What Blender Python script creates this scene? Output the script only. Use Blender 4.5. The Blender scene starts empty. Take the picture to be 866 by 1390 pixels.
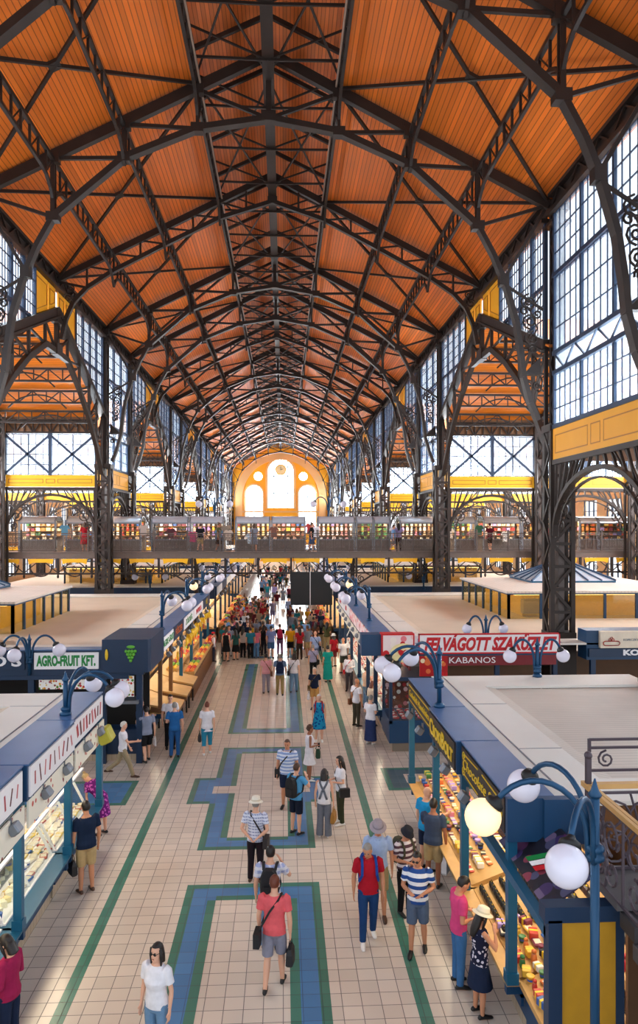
import bpy, math, random
from mathutils import Vector, Matrix
R = math.radians
rnd = random.Random(7)
scene = bpy.context.scene
col = scene.collection

# ------------------------------------------------------------------ camera numbers (frame 866 x 1390)
FPX, HY, TH, CX, CZ = 975.0, 712.0, 0.0497, 0.5, 7.3
def ground(px, py, z=0.0):
    """the place on the level z seen at photo pixel px, py"""
    u = (px - 433) / FPX; v = (HY - py) / FPX
    t = (z - CZ) / v
    return CX + t * (u * math.cos(TH) + math.sin(TH)), t * (math.cos(TH) - u * math.sin(TH))
def onplane(px, py, Y):
    u = (px - 433) / FPX; v = (HY - py) / FPX
    t = Y / (math.cos(TH) - u * math.sin(TH))
    return CX + t * (u * math.cos(TH) + math.sin(TH)), CZ + t * v

# ------------------------------------------------------------------ materials
def lin(c):
    if isinstance(c, str):
        c = c.lstrip('#'); c = tuple(int(c[i:i + 2], 16) / 255 for i in (0, 2, 4))
    return tuple((x / 12.92 if x <= .04045 else ((x + .055) / 1.055) ** 2.4) for x in c[:3])
MATS = {}
class NT:
    def __init__(s, name):
        s.m = bpy.data.materials.new(name); s.m.use_nodes = True
        s.t = s.m.node_tree; s.t.nodes.clear()
    def n(s, typ, **kw):
        nd = s.t.nodes.new(typ)
        for k, v in kw.items(): setattr(nd, k, v)
        return nd
    def l(s, a, b): s.t.links.new(a, b)
    def math(s, op, a, b=None):
        nd = s.n('ShaderNodeMath', operation=op)
        for i, v in enumerate((a, b)):
            if v is None: continue
            if isinstance(v, (int, float)): nd.inputs[i].default_value = v
            else: s.l(v, nd.inputs[i])
        return nd.outputs[0]
    def mix(s, fac, a, b, blend='MIX'):
        nd = s.n('ShaderNodeMix', data_type='RGBA', blend_type=blend)
        if isinstance(fac, (int, float)): nd.inputs[0].default_value = fac
        else: s.l(fac, nd.inputs[0])
        for i, v in ((6, a), (7, b)):
            if isinstance(v, tuple): nd.inputs[i].default_value = (*v[:3], 1)
            else: s.l(v, nd.inputs[i])
        return nd.outputs[2]
    def bsdf(s, color, rough=.6, metal=0, spec=.5, emit=None, es=0, normal=None, alpha=None):
        b = s.n('ShaderNodeBsdfPrincipled')
        if isinstance(color, tuple): b.inputs['Base Color'].default_value = (*color[:3], 1)
        else: s.l(color, b.inputs['Base Color'])
        if isinstance(rough, (int, float)): b.inputs['Roughness'].default_value = rough
        else: s.l(rough, b.inputs['Roughness'])
        b.inputs['Metallic'].default_value = metal
        b.inputs['Specular IOR Level'].default_value = spec
        if emit is not None:
            b.inputs['Emission Color'].default_value = (*emit[:3], 1); b.inputs['Emission Strength'].default_value = es
        if normal is not None: s.l(normal, b.inputs['Normal'])
        o = s.n('ShaderNodeOutputMaterial'); s.l(b.outputs[0], o.inputs[0])
        return b
    def noise(s, scale, detail=3, vec=None):
        nd = s.n('ShaderNodeTexNoise'); nd.inputs['Scale'].default_value = scale; nd.inputs['Detail'].default_value = detail
        if vec is None:
            tc = s.n('ShaderNodeTexCoord'); vec = tc.outputs['Object']
        s.l(vec, nd.inputs['Vector'])
        return nd.outputs['Fac']
    def xyz(s):
        tc = s.n('ShaderNodeTexCoord'); sp = s.n('ShaderNodeSeparateXYZ'); s.l(tc.outputs['Object'], sp.inputs[0])
        return sp.outputs

def mat(name, c, rough=.6, metal=0, var=.15, scale=5, spec=.5, emit=None, es=0, bump=0, bscale=40):
    """one colour with soft procedural unevenness"""
    if name in MATS: return MATS[name]
    t = NT(name); c = lin(c)
    f = t.noise(scale)
    a = tuple(max(0, x * (1 - var)) for x in c); b = tuple(min(1, x * (1 + var)) for x in c)
    nrm = None
    if bump:
        bp = t.n('ShaderNodeBump'); bp.inputs['Strength'].default_value = bump
        t.l(t.noise(bscale), bp.inputs['Height']); nrm = bp.outputs[0]
    t.bsdf(t.mix(f, a, b), rough, metal, spec, lin(emit) if emit else None, es, nrm)
    MATS[name] = t.m
    return t.m

def cloth(c, pattern=None, c2='#ffffff', per=.1):
    """fabric: plain, or stripes / plaid / flowers in the weave"""
    key = 'cloth_%s_%s_%s_%.3f' % (c, pattern, c2, per)
    if key in MATS: return MATS[key]
    t = NT(key); a = lin(c); b = lin(c2)
    if pattern in ('stripes', 'plaid'):
        X = t.xyz()
        k = t.math('LESS_THAN', t.math('FRACT', t.math('DIVIDE', X[2], per)), .5)
        base = t.mix(k, a, b)
        if pattern == 'plaid':
            k2 = t.math('LESS_THAN', t.math('FRACT', t.math('DIVIDE', t.math('ADD', X[0], X[1]), per)), .35)
            base = t.mix(t.math('MULTIPLY', k2, .6), base, a)
    elif pattern == 'flowers':
        tc = t.n('ShaderNodeTexCoord'); v = t.n('ShaderNodeTexVoronoi'); v.inputs['Scale'].default_value = 1 / per
        t.l(tc.outputs['Object'], v.inputs['Vector'])
        base = t.mix(t.math('LESS_THAN', v.outputs['Distance'], .38), a, b)
    else:
        base = t.mix(t.noise(9), tuple(x * .82 for x in a), tuple(min(1, x * 1.12) for x in a))
    fine = t.noise(14)
    base = t.mix(t.math('MULTIPLY', t.math('SUBTRACT', .6, fine), .28), base, (0, 0, 0))
    t.bsdf(base, .85, 0, .2)
    MATS[key] = t.m
    return t.m

def planks(name, c, axis, w=.14, rough=.5):
    t = NT(name); c = lin(c); X = t.xyz()[axis]
    q = t.math('DIVIDE', X, w)
    gr = t.math('LESS_THAN', t.math('FRACT', q), .16)
    wn = t.n('ShaderNodeTexWhiteNoise', noise_dimensions='1D'); t.l(t.math('FLOOR', q), wn.inputs['W'])
    base = t.mix(wn.outputs[0], tuple(x * .82 for x in c), tuple(min(1, x * 1.14) for x in c))
    big = t.noise(.22, 4)
    base = t.mix(t.math('MULTIPLY', t.math('SUBTRACT', big, .35), .9), base, tuple(x * .5 for x in c))
    base = t.mix(t.math('MULTIPLY', gr, .72), base, tuple(x * .18 for x in c))
    t.bsdf(base, rough, 0, .35)
    return t.m

def tiles(name, c, grout, w=.3, ox=-.1, oy=.05, rough=.22, var=.07):
    t = NT(name); c = lin(c); g = lin(grout); X = t.xyz()
    qx = t.math('DIVIDE', t.math('SUBTRACT', X[0], ox), w); qy = t.math('DIVIDE', t.math('SUBTRACT', X[1], oy), w)
    fx = t.math('ABSOLUTE', t.math('SUBTRACT', t.math('FRACT', qx), .5)); fy = t.math('ABSOLUTE', t.math('SUBTRACT', t.math('FRACT', qy), .5))
    gm = t.math('GREATER_THAN', t.math('MAXIMUM', fx, fy), .479)
    cv = t.n('ShaderNodeCombineXYZ'); t.l(t.math('FLOOR', qx), cv.inputs[0]); t.l(t.math('FLOOR', qy), cv.inputs[1])
    wn = t.n('ShaderNodeTexWhiteNoise', noise_dimensions='2D'); t.l(cv.outputs[0], wn.inputs['Vector'])
    base = t.mix(wn.outputs[0], tuple(x * (1 - var) for x in c), tuple(min(1, x * (1 + var)) for x in c))
    dirt = t.noise(.6, 4)
    base = t.mix(t.math('MULTIPLY', dirt, .25), base, tuple(x * .6 for x in c))
    base = t.mix(t.math('MULTIPLY', gm, .85), base, g)
    rg = t.math('ADD', t.math('MULTIPLY', gm, .4), t.math('ADD', rough - .06, t.math('MULTIPLY', dirt, .14)))
    t.bsdf(base, rg, 0, .5)
    return t.m

def ribbed(name, c, axis, w=.12, rough=.55):
    t = NT(name); c = lin(c); X = t.xyz()[axis]
    k = t.math('LESS_THAN', t.math('FRACT', t.math('DIVIDE', X, w)), .22)
    base = t.mix(t.noise(1.2, 4), tuple(x * .85 for x in c), tuple(min(1, x * 1.1) for x in c))
    base = t.mix(t.math('MULTIPLY', k, .35), base, tuple(x * .5 for x in c))
    t.bsdf(base, rough, 0, .3)
    return t.m

def glass(name, c=(.9, .96, 1), op=.08, gl=.10):
    t = NT(name)
    tr = t.n('ShaderNodeBsdfTransparent'); tr.inputs[0].default_value = (*c, 1)
    gs = t.n('ShaderNodeBsdfGlossy'); gs.inputs['Roughness'].default_value = .05
    df = t.n('ShaderNodeBsdfTranslucent'); df.inputs[0].default_value = (.8, .9, 1, 1)
    m1 = t.n('ShaderNodeMixShader'); t.l(t.math('MULTIPLY', t.math('ADD', t.noise(.8), 1.5), op * .5), m1.inputs[0]); t.l(tr.outputs[0], m1.inputs[1]); t.l(df.outputs[0], m1.inputs[2])
    m2 = t.n('ShaderNodeMixShader'); m2.inputs[0].default_value = gl; t.l(m1.outputs[0], m2.inputs[1]); t.l(gs.outputs[0], m2.inputs[2])
    o = t.n('ShaderNodeOutputMaterial'); t.l(m2.outputs[0], o.inputs[0])
    return t.m

def picture(name, cols, cell=.12, bg='#ffffff', thresh=.36):
    """a printed picture: blobs of a few colours on a ground colour"""
    t = NT(name); X = t.n('ShaderNodeTexCoord')
    v = t.n('ShaderNodeTexVoronoi'); v.inputs['Scale'].default_value = 1 / cell; t.l(X.outputs['Object'], v.inputs['Vector'])
    r = t.n('ShaderNodeValToRGB'); r.color_ramp.interpolation = 'CONSTANT'
    els = r.color_ramp.elements
    for i, c in enumerate(cols):
        e = els[i] if i < 2 else els.new(i / len(cols))
        e.position = i / len(cols); e.color = (*lin(c), 1)
    sp = t.n('ShaderNodeSeparateColor'); t.l(v.outputs['Color'], sp.inputs[0]); t.l(sp.outputs[0], r.inputs[0])
    base = t.mix(t.math('LESS_THAN', v.outputs['Distance'], thresh), lin(bg), r.outputs[0])
    t.bsdf(base, .45, 0, .4)
    return t.m

# ------------------------------------------------------------------ mesh builder
V = Vector
class MB:
    def __init__(s): s.v = []; s.f = []; s.mi = []
    def face(s, idx, m=0): s.f.append(tuple(idx)); s.mi.append(m)
    def add(s, pts): b = len(s.v); s.v.extend(tuple(p) for p in pts); return b
    def quad(s, a, b, c, d, m=0): k = s.add((a, b, c, d)); s.face((k, k + 1, k + 2, k + 3), m)
    def poly(s, pts, m=0): k = s.add(pts); s.face(range(k, k + len(pts)), m)
    def hexa(s, p, m=0):
        k = s.add(p)
        for q in ((0, 3, 2, 1), (4, 5, 6, 7), (0, 1, 5, 4), (1, 2, 6, 5), (2, 3, 7, 6), (3, 0, 4, 7)): s.face([k + i for i in q], m)
    def box(s, x0, x1, y0, y1, z0, z1, m=0):
        x0, x1 = min(x0, x1), max(x0, x1); y0, y1 = min(y0, y1), max(y0, y1); z0, z1 = min(z0, z1), max(z0, z1)
        s.hexa([(x0, y0, z0), (x1, y0, z0), (x1, y1, z0), (x0, y1, z0), (x0, y0, z1), (x1, y0, z1), (x1, y1, z1), (x0, y1, z1)], m)
    def rbox(s, c, d, rot=None, m=0, bev=0):
        """a box of size d round c, edges cut off by bev, turned by matrix rot"""
        rot = rot or Matrix.Identity(3); h = [x / 2 for x in d]; c = V(c)
        if not bev:
            P = [(-h[0], -h[1], -h[2]), (h[0], -h[1], -h[2]), (h[0], h[1], -h[2]), (-h[0], h[1], -h[2]), (-h[0], -h[1], h[2]), (h[0], -h[1], h[2]), (h[0], h[1], h[2]), (-h[0], h[1], h[2])]
            s.hexa([c + rot @ V(p) for p in P], m); return
        def ring(z, i):
            x, y = h[0] - i, h[1] - i; b = bev
            return [c + rot @ V(p) for p in ((-x + b, -y, z), (x - b, -y, z), (x, -y + b, z), (x, y - b, z), (x - b, y, z), (-x + b, y, z), (-x, y - b, z), (-x, -y + b, z))]
        s.loft([ring(-h[2], bev), ring(-h[2] + bev, 0), ring(h[2] - bev, 0), ring(h[2], bev)], m)
    def loft(s, rings, m=0, cap=True, closed=True):
        n = len(rings[0]); ks = [s.add(r) for r in rings]
        for a, b in zip(ks, ks[1:]):
            for i in range(n if closed else n - 1):
                j = (i + 1) % n; s.face((a + i, a + j, b + j, b + i), m)
        if cap and closed: s.face([ks[0] + i for i in reversed(range(n))], m); s.face([ks[-1] + i for i in range(n)], m)
    def bar(s, p, q, w=.1, h=None, m=0, up=(0, 0, 1)):
        p, q = V(p), V(q); h = h or w; t = (q - p)
        if t.length < 1e-6: return
        t.normalize(); u = V(up)
        sd = t.cross(u)
        if sd.length < 1e-3: sd = t.cross(V((1, 0, 0)) if abs(t.x) < .9 else V((0, 1, 0)))
        sd.normalize(); u = sd.cross(t); a = sd * w / 2; b = u * h / 2
        s.hexa([p - a - b, p + a - b, q + a - b, q - a - b, p - a + b, p + a + b, q + a + b, q - a + b], m)
    def path(s, pts, w, h=None, m=0, up=(0, 0, 1)):
        for a, b in zip(pts, pts[1:]): s.bar(a, b, w, h, m, up)
    def tube(s, pts, r, n=8, m=0, cap=True):
        pts = [V(p) for p in pts]; rings = []; pu = None
        for i, p in enumerate(pts):
            t = (pts[min(i + 1, len(pts) - 1)] - pts[max(i - 1, 0)]).normalized()
            if pu is None: pu = t.orthogonal()
            u = (pu - t * pu.dot(t)).normalized(); pu = u; w = t.cross(u); rr = r[i] if isinstance(r, (list, tuple)) else r
            rings.append([p + (u * math.cos(2 * math.pi * k / n) + w * math.sin(2 * math.pi * k / n)) * rr for k in range(n)])
        s.loft(rings, m, cap)
    def lathe(s, prof, c=(0, 0, 0), n=16, m=0, cap=True):
        c = V(c)
        s.loft([[c + V((r * math.cos(2 * math.pi * k / n), r * math.sin(2 * math.pi * k / n), z)) for k in range(n)] for r, z in prof], m, cap)
    def ell(s, c, r, nu=12, nv=8, m=0, rot=None):
        c = V(c); rot = rot or Matrix.Identity(3); r = r if isinstance(r, (tuple, list)) else (r, r, r)
        rings = []
        for j in range(nv + 1):
            a = -math.pi / 2 + math.pi * j / nv; ca = max(math.cos(a), .03); sa = math.sin(a)
            rings.append([c + rot @ V((r[0] * ca * math.cos(2 * math.pi * k / nu), r[1] * ca * math.sin(2 * math.pi * k / nu), r[2] * sa)) for k in range(nu)])
        s.loft(rings, m)
    def extr(s, pts, d, m=0):
        """flat outline pts pushed along d"""
        d = V(d); n = len(pts); a = s.add([V(p) for p in pts]); b = s.add([V(p) + d for p in pts])
        s.face([a + i for i in reversed(range(n))], m); s.face([b + i for i in range(n)], m)
        for i in range(n): j = (i + 1) % n; s.face((a + i, a + j, b + j, b + i), m)
    def merge(s, o, M=None, dm=0):
        k = s.add([M @ V(p) for p in o.v] if M else o.v)
        for f, m in zip(o.f, o.mi): s.face([k + i for i in f], m + dm)
    def mesh(s, name, mats, smooth=False):
        me = bpy.data.meshes.new(name); me.from_pydata(s.v, [], s.f)
        mats = mats if isinstance(mats, (list, tuple)) else [mats]
        for x in mats: me.materials.append(x)
        if len(mats) > 1: me.polygons.foreach_set('material_index', s.mi)
        if smooth: me.polygons.foreach_set('use_smooth', [True] * len(me.polygons))
        me.update(); return me
    def build(s, name, mats, parent=None, smooth=False):
        return link(name, s.mesh(name, mats, smooth), parent)

def link(name, data, parent=None):
    o = bpy.data.objects.new(name, data); col.objects.link(o)
    if parent: o.parent = parent
    return o
def tag(o, label, cat, group=None, kind=None):
    if label: o['label'] = label
    if cat: o['category'] = cat
    if group: o['group'] = group
    if kind: o['kind'] = kind
    return o
def thing(name, label, cat, loc=(0, 0, 0), rz=0, group=None):
    o = link(name, None); o.location = loc; o.rotation_euler.z = rz
    return tag(o, label, cat, group)
def struct(o): o['kind'] = 'structure'; return o
def dup(o, loc=None, rz=None, label=None, group=None, parent=None):
    c = o.copy(); col.objects.link(c)
    if parent: c.parent = parent
    if loc is not None: c.location = loc
    if rz is not None: c.rotation_euler.z = rz
    if label: c['label'] = label
    if group: c['group'] = group
    for ch in list(o.children): dup(ch, parent=c)
    return c
def arc(c, r, a0, a1, n, ax='xz', y=0):
    out = []
    for i in range(n + 1):
        a = R(a0 + (a1 - a0) * i / n); p, q = r * math.cos(a), r * math.sin(a)
        out.append({'xz': (c[0] + p, y, c[1] + q), 'yz': (y, c[0] + p, c[1] + q), 'xy': (c[0] + p, c[1] + q, y)}[ax])
    return out
def spiral(c, r0, a0, turns, n=14, shrink=.25):
    """2-D scroll points (u, v)"""
    return [(c[0] + r * math.cos(a), c[1] + r * math.sin(a)) for r, a in ((r0 * (1 - (1 - shrink) * i / n), R(a0) + turns * 2 * math.pi * i / n) for i in range(n + 1))]

TEXTS = []
def text(s, size, parent, m, loc, rot, shear=0, width=None, name='lettering', ext=.006, space=1.0, bold=.0, caps=False):
    """raised lettering; turned into a mesh in one go at the end"""
    cu = bpy.data.curves.new(name, 'FONT'); cu.body = s; cu.size = size; cu.shear = shear; cu.extrude = ext; cu.offset = bold
    cu.align_x = 'CENTER'; cu.align_y = 'CENTER'; cu.space_character = space; cu.resolution_u = 3
    if caps:
        for f in cu.body_format: f.use_small_caps = True
    o = bpy.data.objects.new(name, cu); col.objects.link(o)
    TEXTS.append((o, parent, m, loc, rot, width))
    return o
def finish_texts():
    dg = bpy.context.evaluated_depsgraph_get()
    dg.update()
    for o, parent, m, loc, rot, width in TEXTS:
        me = bpy.data.meshes.new_from_object(o.evaluated_get(dg)); me.materials.clear(); me.materials.append(m)
        n = link('lettering', me, parent); n.location = loc; n.rotation_euler = rot
        if width and len(me.vertices):
            w = max(v.co.x for v in me.vertices) - min(v.co.x for v in me.vertices); n.scale = (width / max(w, .01), 1, 1)
    for o, *_ in TEXTS:
        cu = o.data; bpy.data.objects.remove(o); bpy.data.curves.remove(cu)

# ------------------------------------------------------------------ shared materials
IRON = mat('dark_iron', '#332a26', .5, .3, .3, 2)
IRON2 = mat('grey_iron', '#5e5552', .5, .4, .25, 2)
IRON_D = mat('black_iron', '#1d1a1a', .5, .2, .3, 2)
BLUE = mat('market_blue', '#123e63', .42, 0, .15, 2)
BLUE_D = mat('deep_blue', '#0c2c4b', .42, 0, .15, 2)
TEAL = mat('post_teal', '#175a7c', .38, .2, .12, 3)
LAMPB = mat('lamp_blue', '#17476b', .35, .3, .12, 3)
CAPB = mat('cap_blue_grey', '#4b6b99', .32, .1, .2, 1.5)
CREAMROOF = mat('smooth_cream', '#dcd8d0', .45, 0, .08, .8)
RIB_X = ribbed('ribbed_cream_x', '#cdc2b6', 1, .14)
ROOFTAN = mat('flat_tan_roof', '#c8baa6', .65, 0, .12, .7)
YEL = mat('yellow_panel', '#f0a91e', .5, 0, .08, 1)
YELB = mat('bright_yellow', '#f7bc16', .5, 0, .1, 1)
YELTRIM = mat('ochre_outline', '#b3701c', .5, 0, .1, 2)
WHITE = mat('white_board', '#f2f0f2', .4, 0, .03, 3)
GOLD = mat('gold_letters', '#e8c22c', .4, .1, .05)
RED = mat('red_letters', '#c4121f', .4, 0, .06)
GREEN = mat('green_letters', '#15823b', .4, 0, .06)
DKBROWN = mat('dark_brown_board', '#2b2220', .45, 0, .15)
WOOD = mat('pale_wood', '#c99b5c', .5, 0, .2, 4)
WOOD_D = mat('brown_wood', '#7a5230', .55, 0, .25, 4)
GREYM = mat('grey_metal', '#80868f', .4, .6, .15)
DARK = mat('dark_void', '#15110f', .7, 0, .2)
BLACK = mat('black_plastic', '#121214', .5, 0, .2)
GLOBE = mat('white_globe', '#d9d7e6', .16, 0, .02, 3, .7, '#e8e8ff', .06)
GLOBE_ON = mat('lit_globe', '#ffe9c0', .3, 0, .03, 3, .5, '#ffd9a0', .75)
WPANE = glass('window_pane', (.93, .97, 1), .16, .04)
CGLASS = glass('case_glass', (.93, .97, .97), .02, .06)
TGLASS = glass('tinted_glass', (.90, .82, .62), .05, .07)
# ------------------------------------------------------------------ people
SKIN = {'fair': mat('skin_fair', '#dfa98c', .55, 0, .08, 8), 'tan': mat('skin_tan', '#c98b68', .55, 0, .08, 8), 'brown': mat('skin_brown', '#9a6145', .55, 0, .08, 8)}
HAIR = {'dark': mat('hair_dark', '#1e1613', .5, 0, .3, 30), 'brown': mat('hair_brown', '#4a2f1f', .5, 0, .3, 30), 'grey': mat('hair_grey', '#8c8782', .6, 0, .25, 30),
        'white': mat('hair_white', '#d8d2c8', .6, 0, .15, 30), 'blond': mat('hair_blond', '#c0a06a', .5, 0, .25, 30), 'red': mat('hair_auburn', '#6a3320', .5, 0, .3, 30)}
EYE = mat('eye_dark', '#1a1210', .3); LIP = mat('lip', '#9c4f47', .5)
JOBS = []          # (mesh builder, voxel, material, setter): remeshed together
def limb(mb, pts, rads, n=10, side=(1, 0, 0)):
    pts = [V(p) for p in pts]; side = V(side); rings = []
    for i, p in enumerate(pts):
        t = (pts[min(i + 1, len(pts) - 1)] - pts[max(i - 1, 0)]).normalized()
        u = side - t * side.dot(t)
        if u.length < .05: u = t.orthogonal()
        u.normalize(); w = t.cross(u); r = rads[i]; ru, rv = r if isinstance(r, tuple) else (r, r)
        rings.append([p + u * ru * math.cos(2 * math.pi * k / n) + w * rv * math.sin(2 * math.pi * k / n) for k in range(n)])
    mb.loft(rings)
def stack(mb, rows, n=14, T=lambda p: p):
    """horizontal rings: (z, rx, ry, y)"""
    mb.loft([[T(V((rx * math.cos(2 * math.pi * k / n), y + ry * math.sin(2 * math.pi * k / n), z))) for k in range(n)] for z, rx, ry, y in rows])

TORSO = [(.84, .10, .085, 0), (.90, .158, .108, -.01), (.97, .165, .112, -.012), (1.05, .148, .102, 0), (1.15, .142, .1, .005), (1.27, .16, .112, .005), (1.36, .172, .11, 0), (1.42, .155, .092, -.005), (1.46, .095, .075, -.01), (1.50, .056, .058, -.005), (1.56, .053, .056, .005)]
HEAD = [(1.525, .03, .035, .045), (1.545, .046, .055, .035), (1.575, .058, .075, .022), (1.61, .068, .09, .01), (1.65, .074, .097, .004), (1.69, .073, .096, 0), (1.725, .06, .08, -.004), (1.75, .036, .048, -.006), (1.76, .012, .016, -.006)]
def person_parts(sp):
    """all the pieces of one figure in its own space: facing +Y, feet on z = 0, 1.76 tall"""
    fat = sp.get('fat', 1.0); lean = R(sp.get('lean', 0)); pitch = R(sp.get('pitch', 8)); turn = R(sp.get('turn', 0))
    female = sp.get('female', False); sh = .178 if female else .195
    stride = sp.get('stride', 0); spread = .095
    # legs
    legs = {}
    for s in (-1, 1):
        a = R((20 if s == 1 else -16) * stride); b = R((4 if s == 1 else 26) * abs(stride) + 3)
        if stride < 0 and s == 1: b = R(26 * abs(stride) + 3)
        if stride < 0 and s == -1: b = R(4)
        hip = V((s * spread, 0, .92)); kn = hip + V((s * .005, math.sin(a) * .44, -math.cos(a) * .44)); an = kn + V((s * .012, math.sin(a - b) * .41, -math.cos(a - b) * .41))
        legs[s] = [hip, kn, an]
    dz = min(l[2].z for l in legs.values()) - .075
    pel = V((0, 0, .95)); Ml = Matrix.Rotation(-lean, 3, 'X'); Mh = Matrix.Rotation(turn, 3, 'Z') @ Matrix.Rotation(-pitch, 3, 'X'); nk = V((0, -.005, 1.50))
    D = V((0, 0, -dz))
    def T(p): return pel + Ml @ (V(p) - pel) + D
    def TH_(p): return T(nk + Mh @ (V(p) - nk))
    def TL(p): return V(p) + D
    def mixT(p):
        k = max(0, min(1, (V(p).z - .9) / .12)); return TL(p).lerp(T(p), k)
    P = {}
    body = MB()
    stack(body, [(z, rx * fat, ry * fat, y) for z, rx, ry, y in TORSO[:9]] + TORSO[9:], 14, mixT)
    stack(body, HEAD, 14, TH_)
    # nose, ears, brow
    body.loft([[TH_(p) for p in ((-.008, .095, 1.655), (.008, .095, 1.655), (.006, .085, 1.66), (-.006, .085, 1.66))], [TH_(p) for p in ((-.017, .118, 1.612), (.017, .118, 1.612), (.015, .085, 1.605), (-.015, .085, 1.605))]])
    for s in (-1, 1): body.ell(TH_((s * .074, -.005, 1.635)), (.012, .02, .032), 8, 6)
    for s in (-1, 1):
        h, k, a = [TL(p) for p in legs[s]]
        limb(body, [h + V((0, 0, .04)), h.lerp(k, .25), h.lerp(k, .6), k, k.lerp(a, .3), k.lerp(a, .7), a, a - V((0, 0, .03))], [.075 * fat, .084 * fat, .07, .055, .056, .043, .034, .034])
        limb(body, [a + V((0, -.05, -.035)), a + V((0, .02, -.03)), a + V((s * .01, .1, -.048)), a + V((s * .012, .17, -.058))], [(.03, .03), (.036, .04), (.042, .024), (.03, .015)])
    # arms
    arms = {}
    for s in (-1, 1):
        kind = sp.get('arms', ('down', 'down'))[0 if s == -1 else 1]
        S = V((s * sh, -.005, 1.415)); sw = .06 * stride * (-s)
        if kind == 'down': E = S + V((s * .055, -.02 + sw, -.285)); W = E + V((s * .005, .055 + sw, -.24))
        elif kind == 'bent': E = S + V((s * .06, -.02, -.28)); W = E + V((-s * .12, .21, .0))
        elif kind == 'belly': E = S + V((s * .075, -.03, -.275)); W = E + V((-s * .17, .165, -.05))
        elif kind == 'up': E = S + V((s * .13, .13, -.2)); W = E + V((-s * .14, .06, .19))
        elif kind == 'back': E = S + V((s * .08, -.1, -.26)); W = E + V((-s * .17, -.07, -.14))
        elif kind == 'fwd': E = S + V((s * .05, .16, -.23)); W = E + V((-s * .04, .24, .0))
        elif kind == 'low': E = S + V((s * .03, .2, -.21)); W = E + V((-s * .02, .14, -.19))
        elif kind == 'hip': E = S + V((s * .17, -.08, -.22)); W = E + V((-s * .12, .1, -.17))
        S, E, W = T(S), T(E), T(W); arms[s] = (S, E, W)
        aa = .85 if female else 1
        limb(body, [S + (S - E).normalized() * .03 + V((-s * .03, 0, 0)), S, S.lerp(E, .5), E, E.lerp(W, .3), E.lerp(W, .75), W], [.05 * aa, .054 * aa, .046 * aa, .039 * aa, .041 * aa, .031 * aa, .026 * aa])
        d = (W - E).normalized(); fw = V((0, 1, 0)); sd = d.cross(fw)
        if sd.length < .2: sd = V((1, 0, 0))
        sd.normalize(); up = sd.cross(d).normalized()      # sd: across the palm thickness; up: across the knuckles
        pc = W + d * .05
        limb(body, [W, W + d * .03, W + d * .065, W + d * .095], [(.022, .028), (.019, .036), (.017, .042), (.014, .038)], 10, sd)
        for i, (off, ln) in enumerate(((-.031, .062), (-.0105, .076), (.0105, .082), (.031, .072))):
            b0 = W + d * .088 + up * off; cu = -s * sd if True else sd
            b1 = b0 + (d + up * off * 1.5).normalized() * ln * .55; b2 = b1 + (d * .75 + V((-s * .6, .15, 0))).normalized() * ln * .5
            limb(body, [b0 - d * .01, b1, b2], [.0105, .0098, .0082], 6, sd)
        t0 = W + d * .025 + up * .028; t1 = t0 + (up * .8 + d * .6).normalized() * .04; t2 = t1 + (up * .25 + d).normalized() * .034
        limb(body, [t0 - up * .01, t1, t2], [.0135, .0115, .009], 6, sd)
    skin = SKIN[sp.get('skin', 'fair')]
    vb, vc = sp.get('vox', (.013, .017))
    P['body'] = (body, vb, skin)
    # eyes and mouth
    if sp.get('face', True):
        for s in (-1, 1):
            e = MB(); e.ell(TH_((s * .03, .092, 1.648)), (.012, .007, .008), 8, 6); P['eye%d' % s] = (e, None, EYE)
            e = MB(); e.ell(TH_((s * .031, .097, 1.668)), (.017, .005, .004), 8, 4); P['eyebrow%d' % s] = (e, None, HAIR[sp.get('hair', ('short', 'dark'))[1]])
        e = MB(); e.ell(TH_((0, .094, 1.578)), (.022, .006, .007), 10, 6); P['mouth'] = (e, None, LIP)
    if sp.get('shades'):
        e = MB()
        for s in (-1, 1): e.ell(TH_((s * .031, .103, 1.648)), (.027, .006, .02), 10, 6); e.bar(TH_((s * .055, .095, 1.652)), TH_((s * .078, 0, 1.652)), .006)
        e.bar(TH_((-.01, .106, 1.655)), TH_((.01, .106, 1.655)), .006); P['sunglasses'] = (e, None, BLACK)
    # shirt or dress
    o = .022; kind, m = sp['top']; up = MB(); hem = sp.get('hem', .88)
    rows = [(z, rx * fat + o, ry * fat + o, y) for z, rx, ry, y in TORSO if hem < z < 1.45]
    rows = [(hem, (.166 + .012) * fat + o, .112 * fat + o, -.01)] + rows + [(1.462, .098, .08, -.01), (1.475, .08, .072, -.008)]
    if female:
        rows = [(z, rx * (.95 if 1.0 < z < 1.2 else 1), ry + (.018 if 1.24 < z < 1.34 else 0), y + (.012 if 1.24 < z < 1.34 else 0)) for z, rx, ry, y in rows]
    if kind in ('tee', 'long', 'tank', 'polo', 'blouse'): stack(up, rows, 16, mixT)
    if kind == 'dress':
        sl = sp.get('skirt', .45)
        sk = [(sl, .25 * fat, .21 * fat, 0), (sl + (.9 - sl) * .5, .225 * fat, .17 * fat, 0), (.9, .185 * fat, .135 * fat, 0)]
        stack(up, sk + [r for r in rows if r[0] > .95], 16, mixT)
    for s in (-1, 1):
        S, E, W = arms[s]
        if kind in ('tee', 'polo', 'dress', 'blouse') and not sp.get('sleeveless'):
            q = .62
            limb(up, [S + (S - E).normalized() * .035 + V((-s * .04, 0, 0)), S + V((0, 0, .004)), S.lerp(E, .35), S.lerp(E, q)], [.062, .071, .066, .068])
        elif kind == 'long':
            limb(up, [S + (S - E).normalized() * .035 + V((-s * .04, 0, 0)), S + V((0, 0, .004)), S.lerp(E, .5), E, E.lerp(W, .5), E.lerp(W, .93)], [.062, .07, .06, .052, .047, .04])
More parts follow.
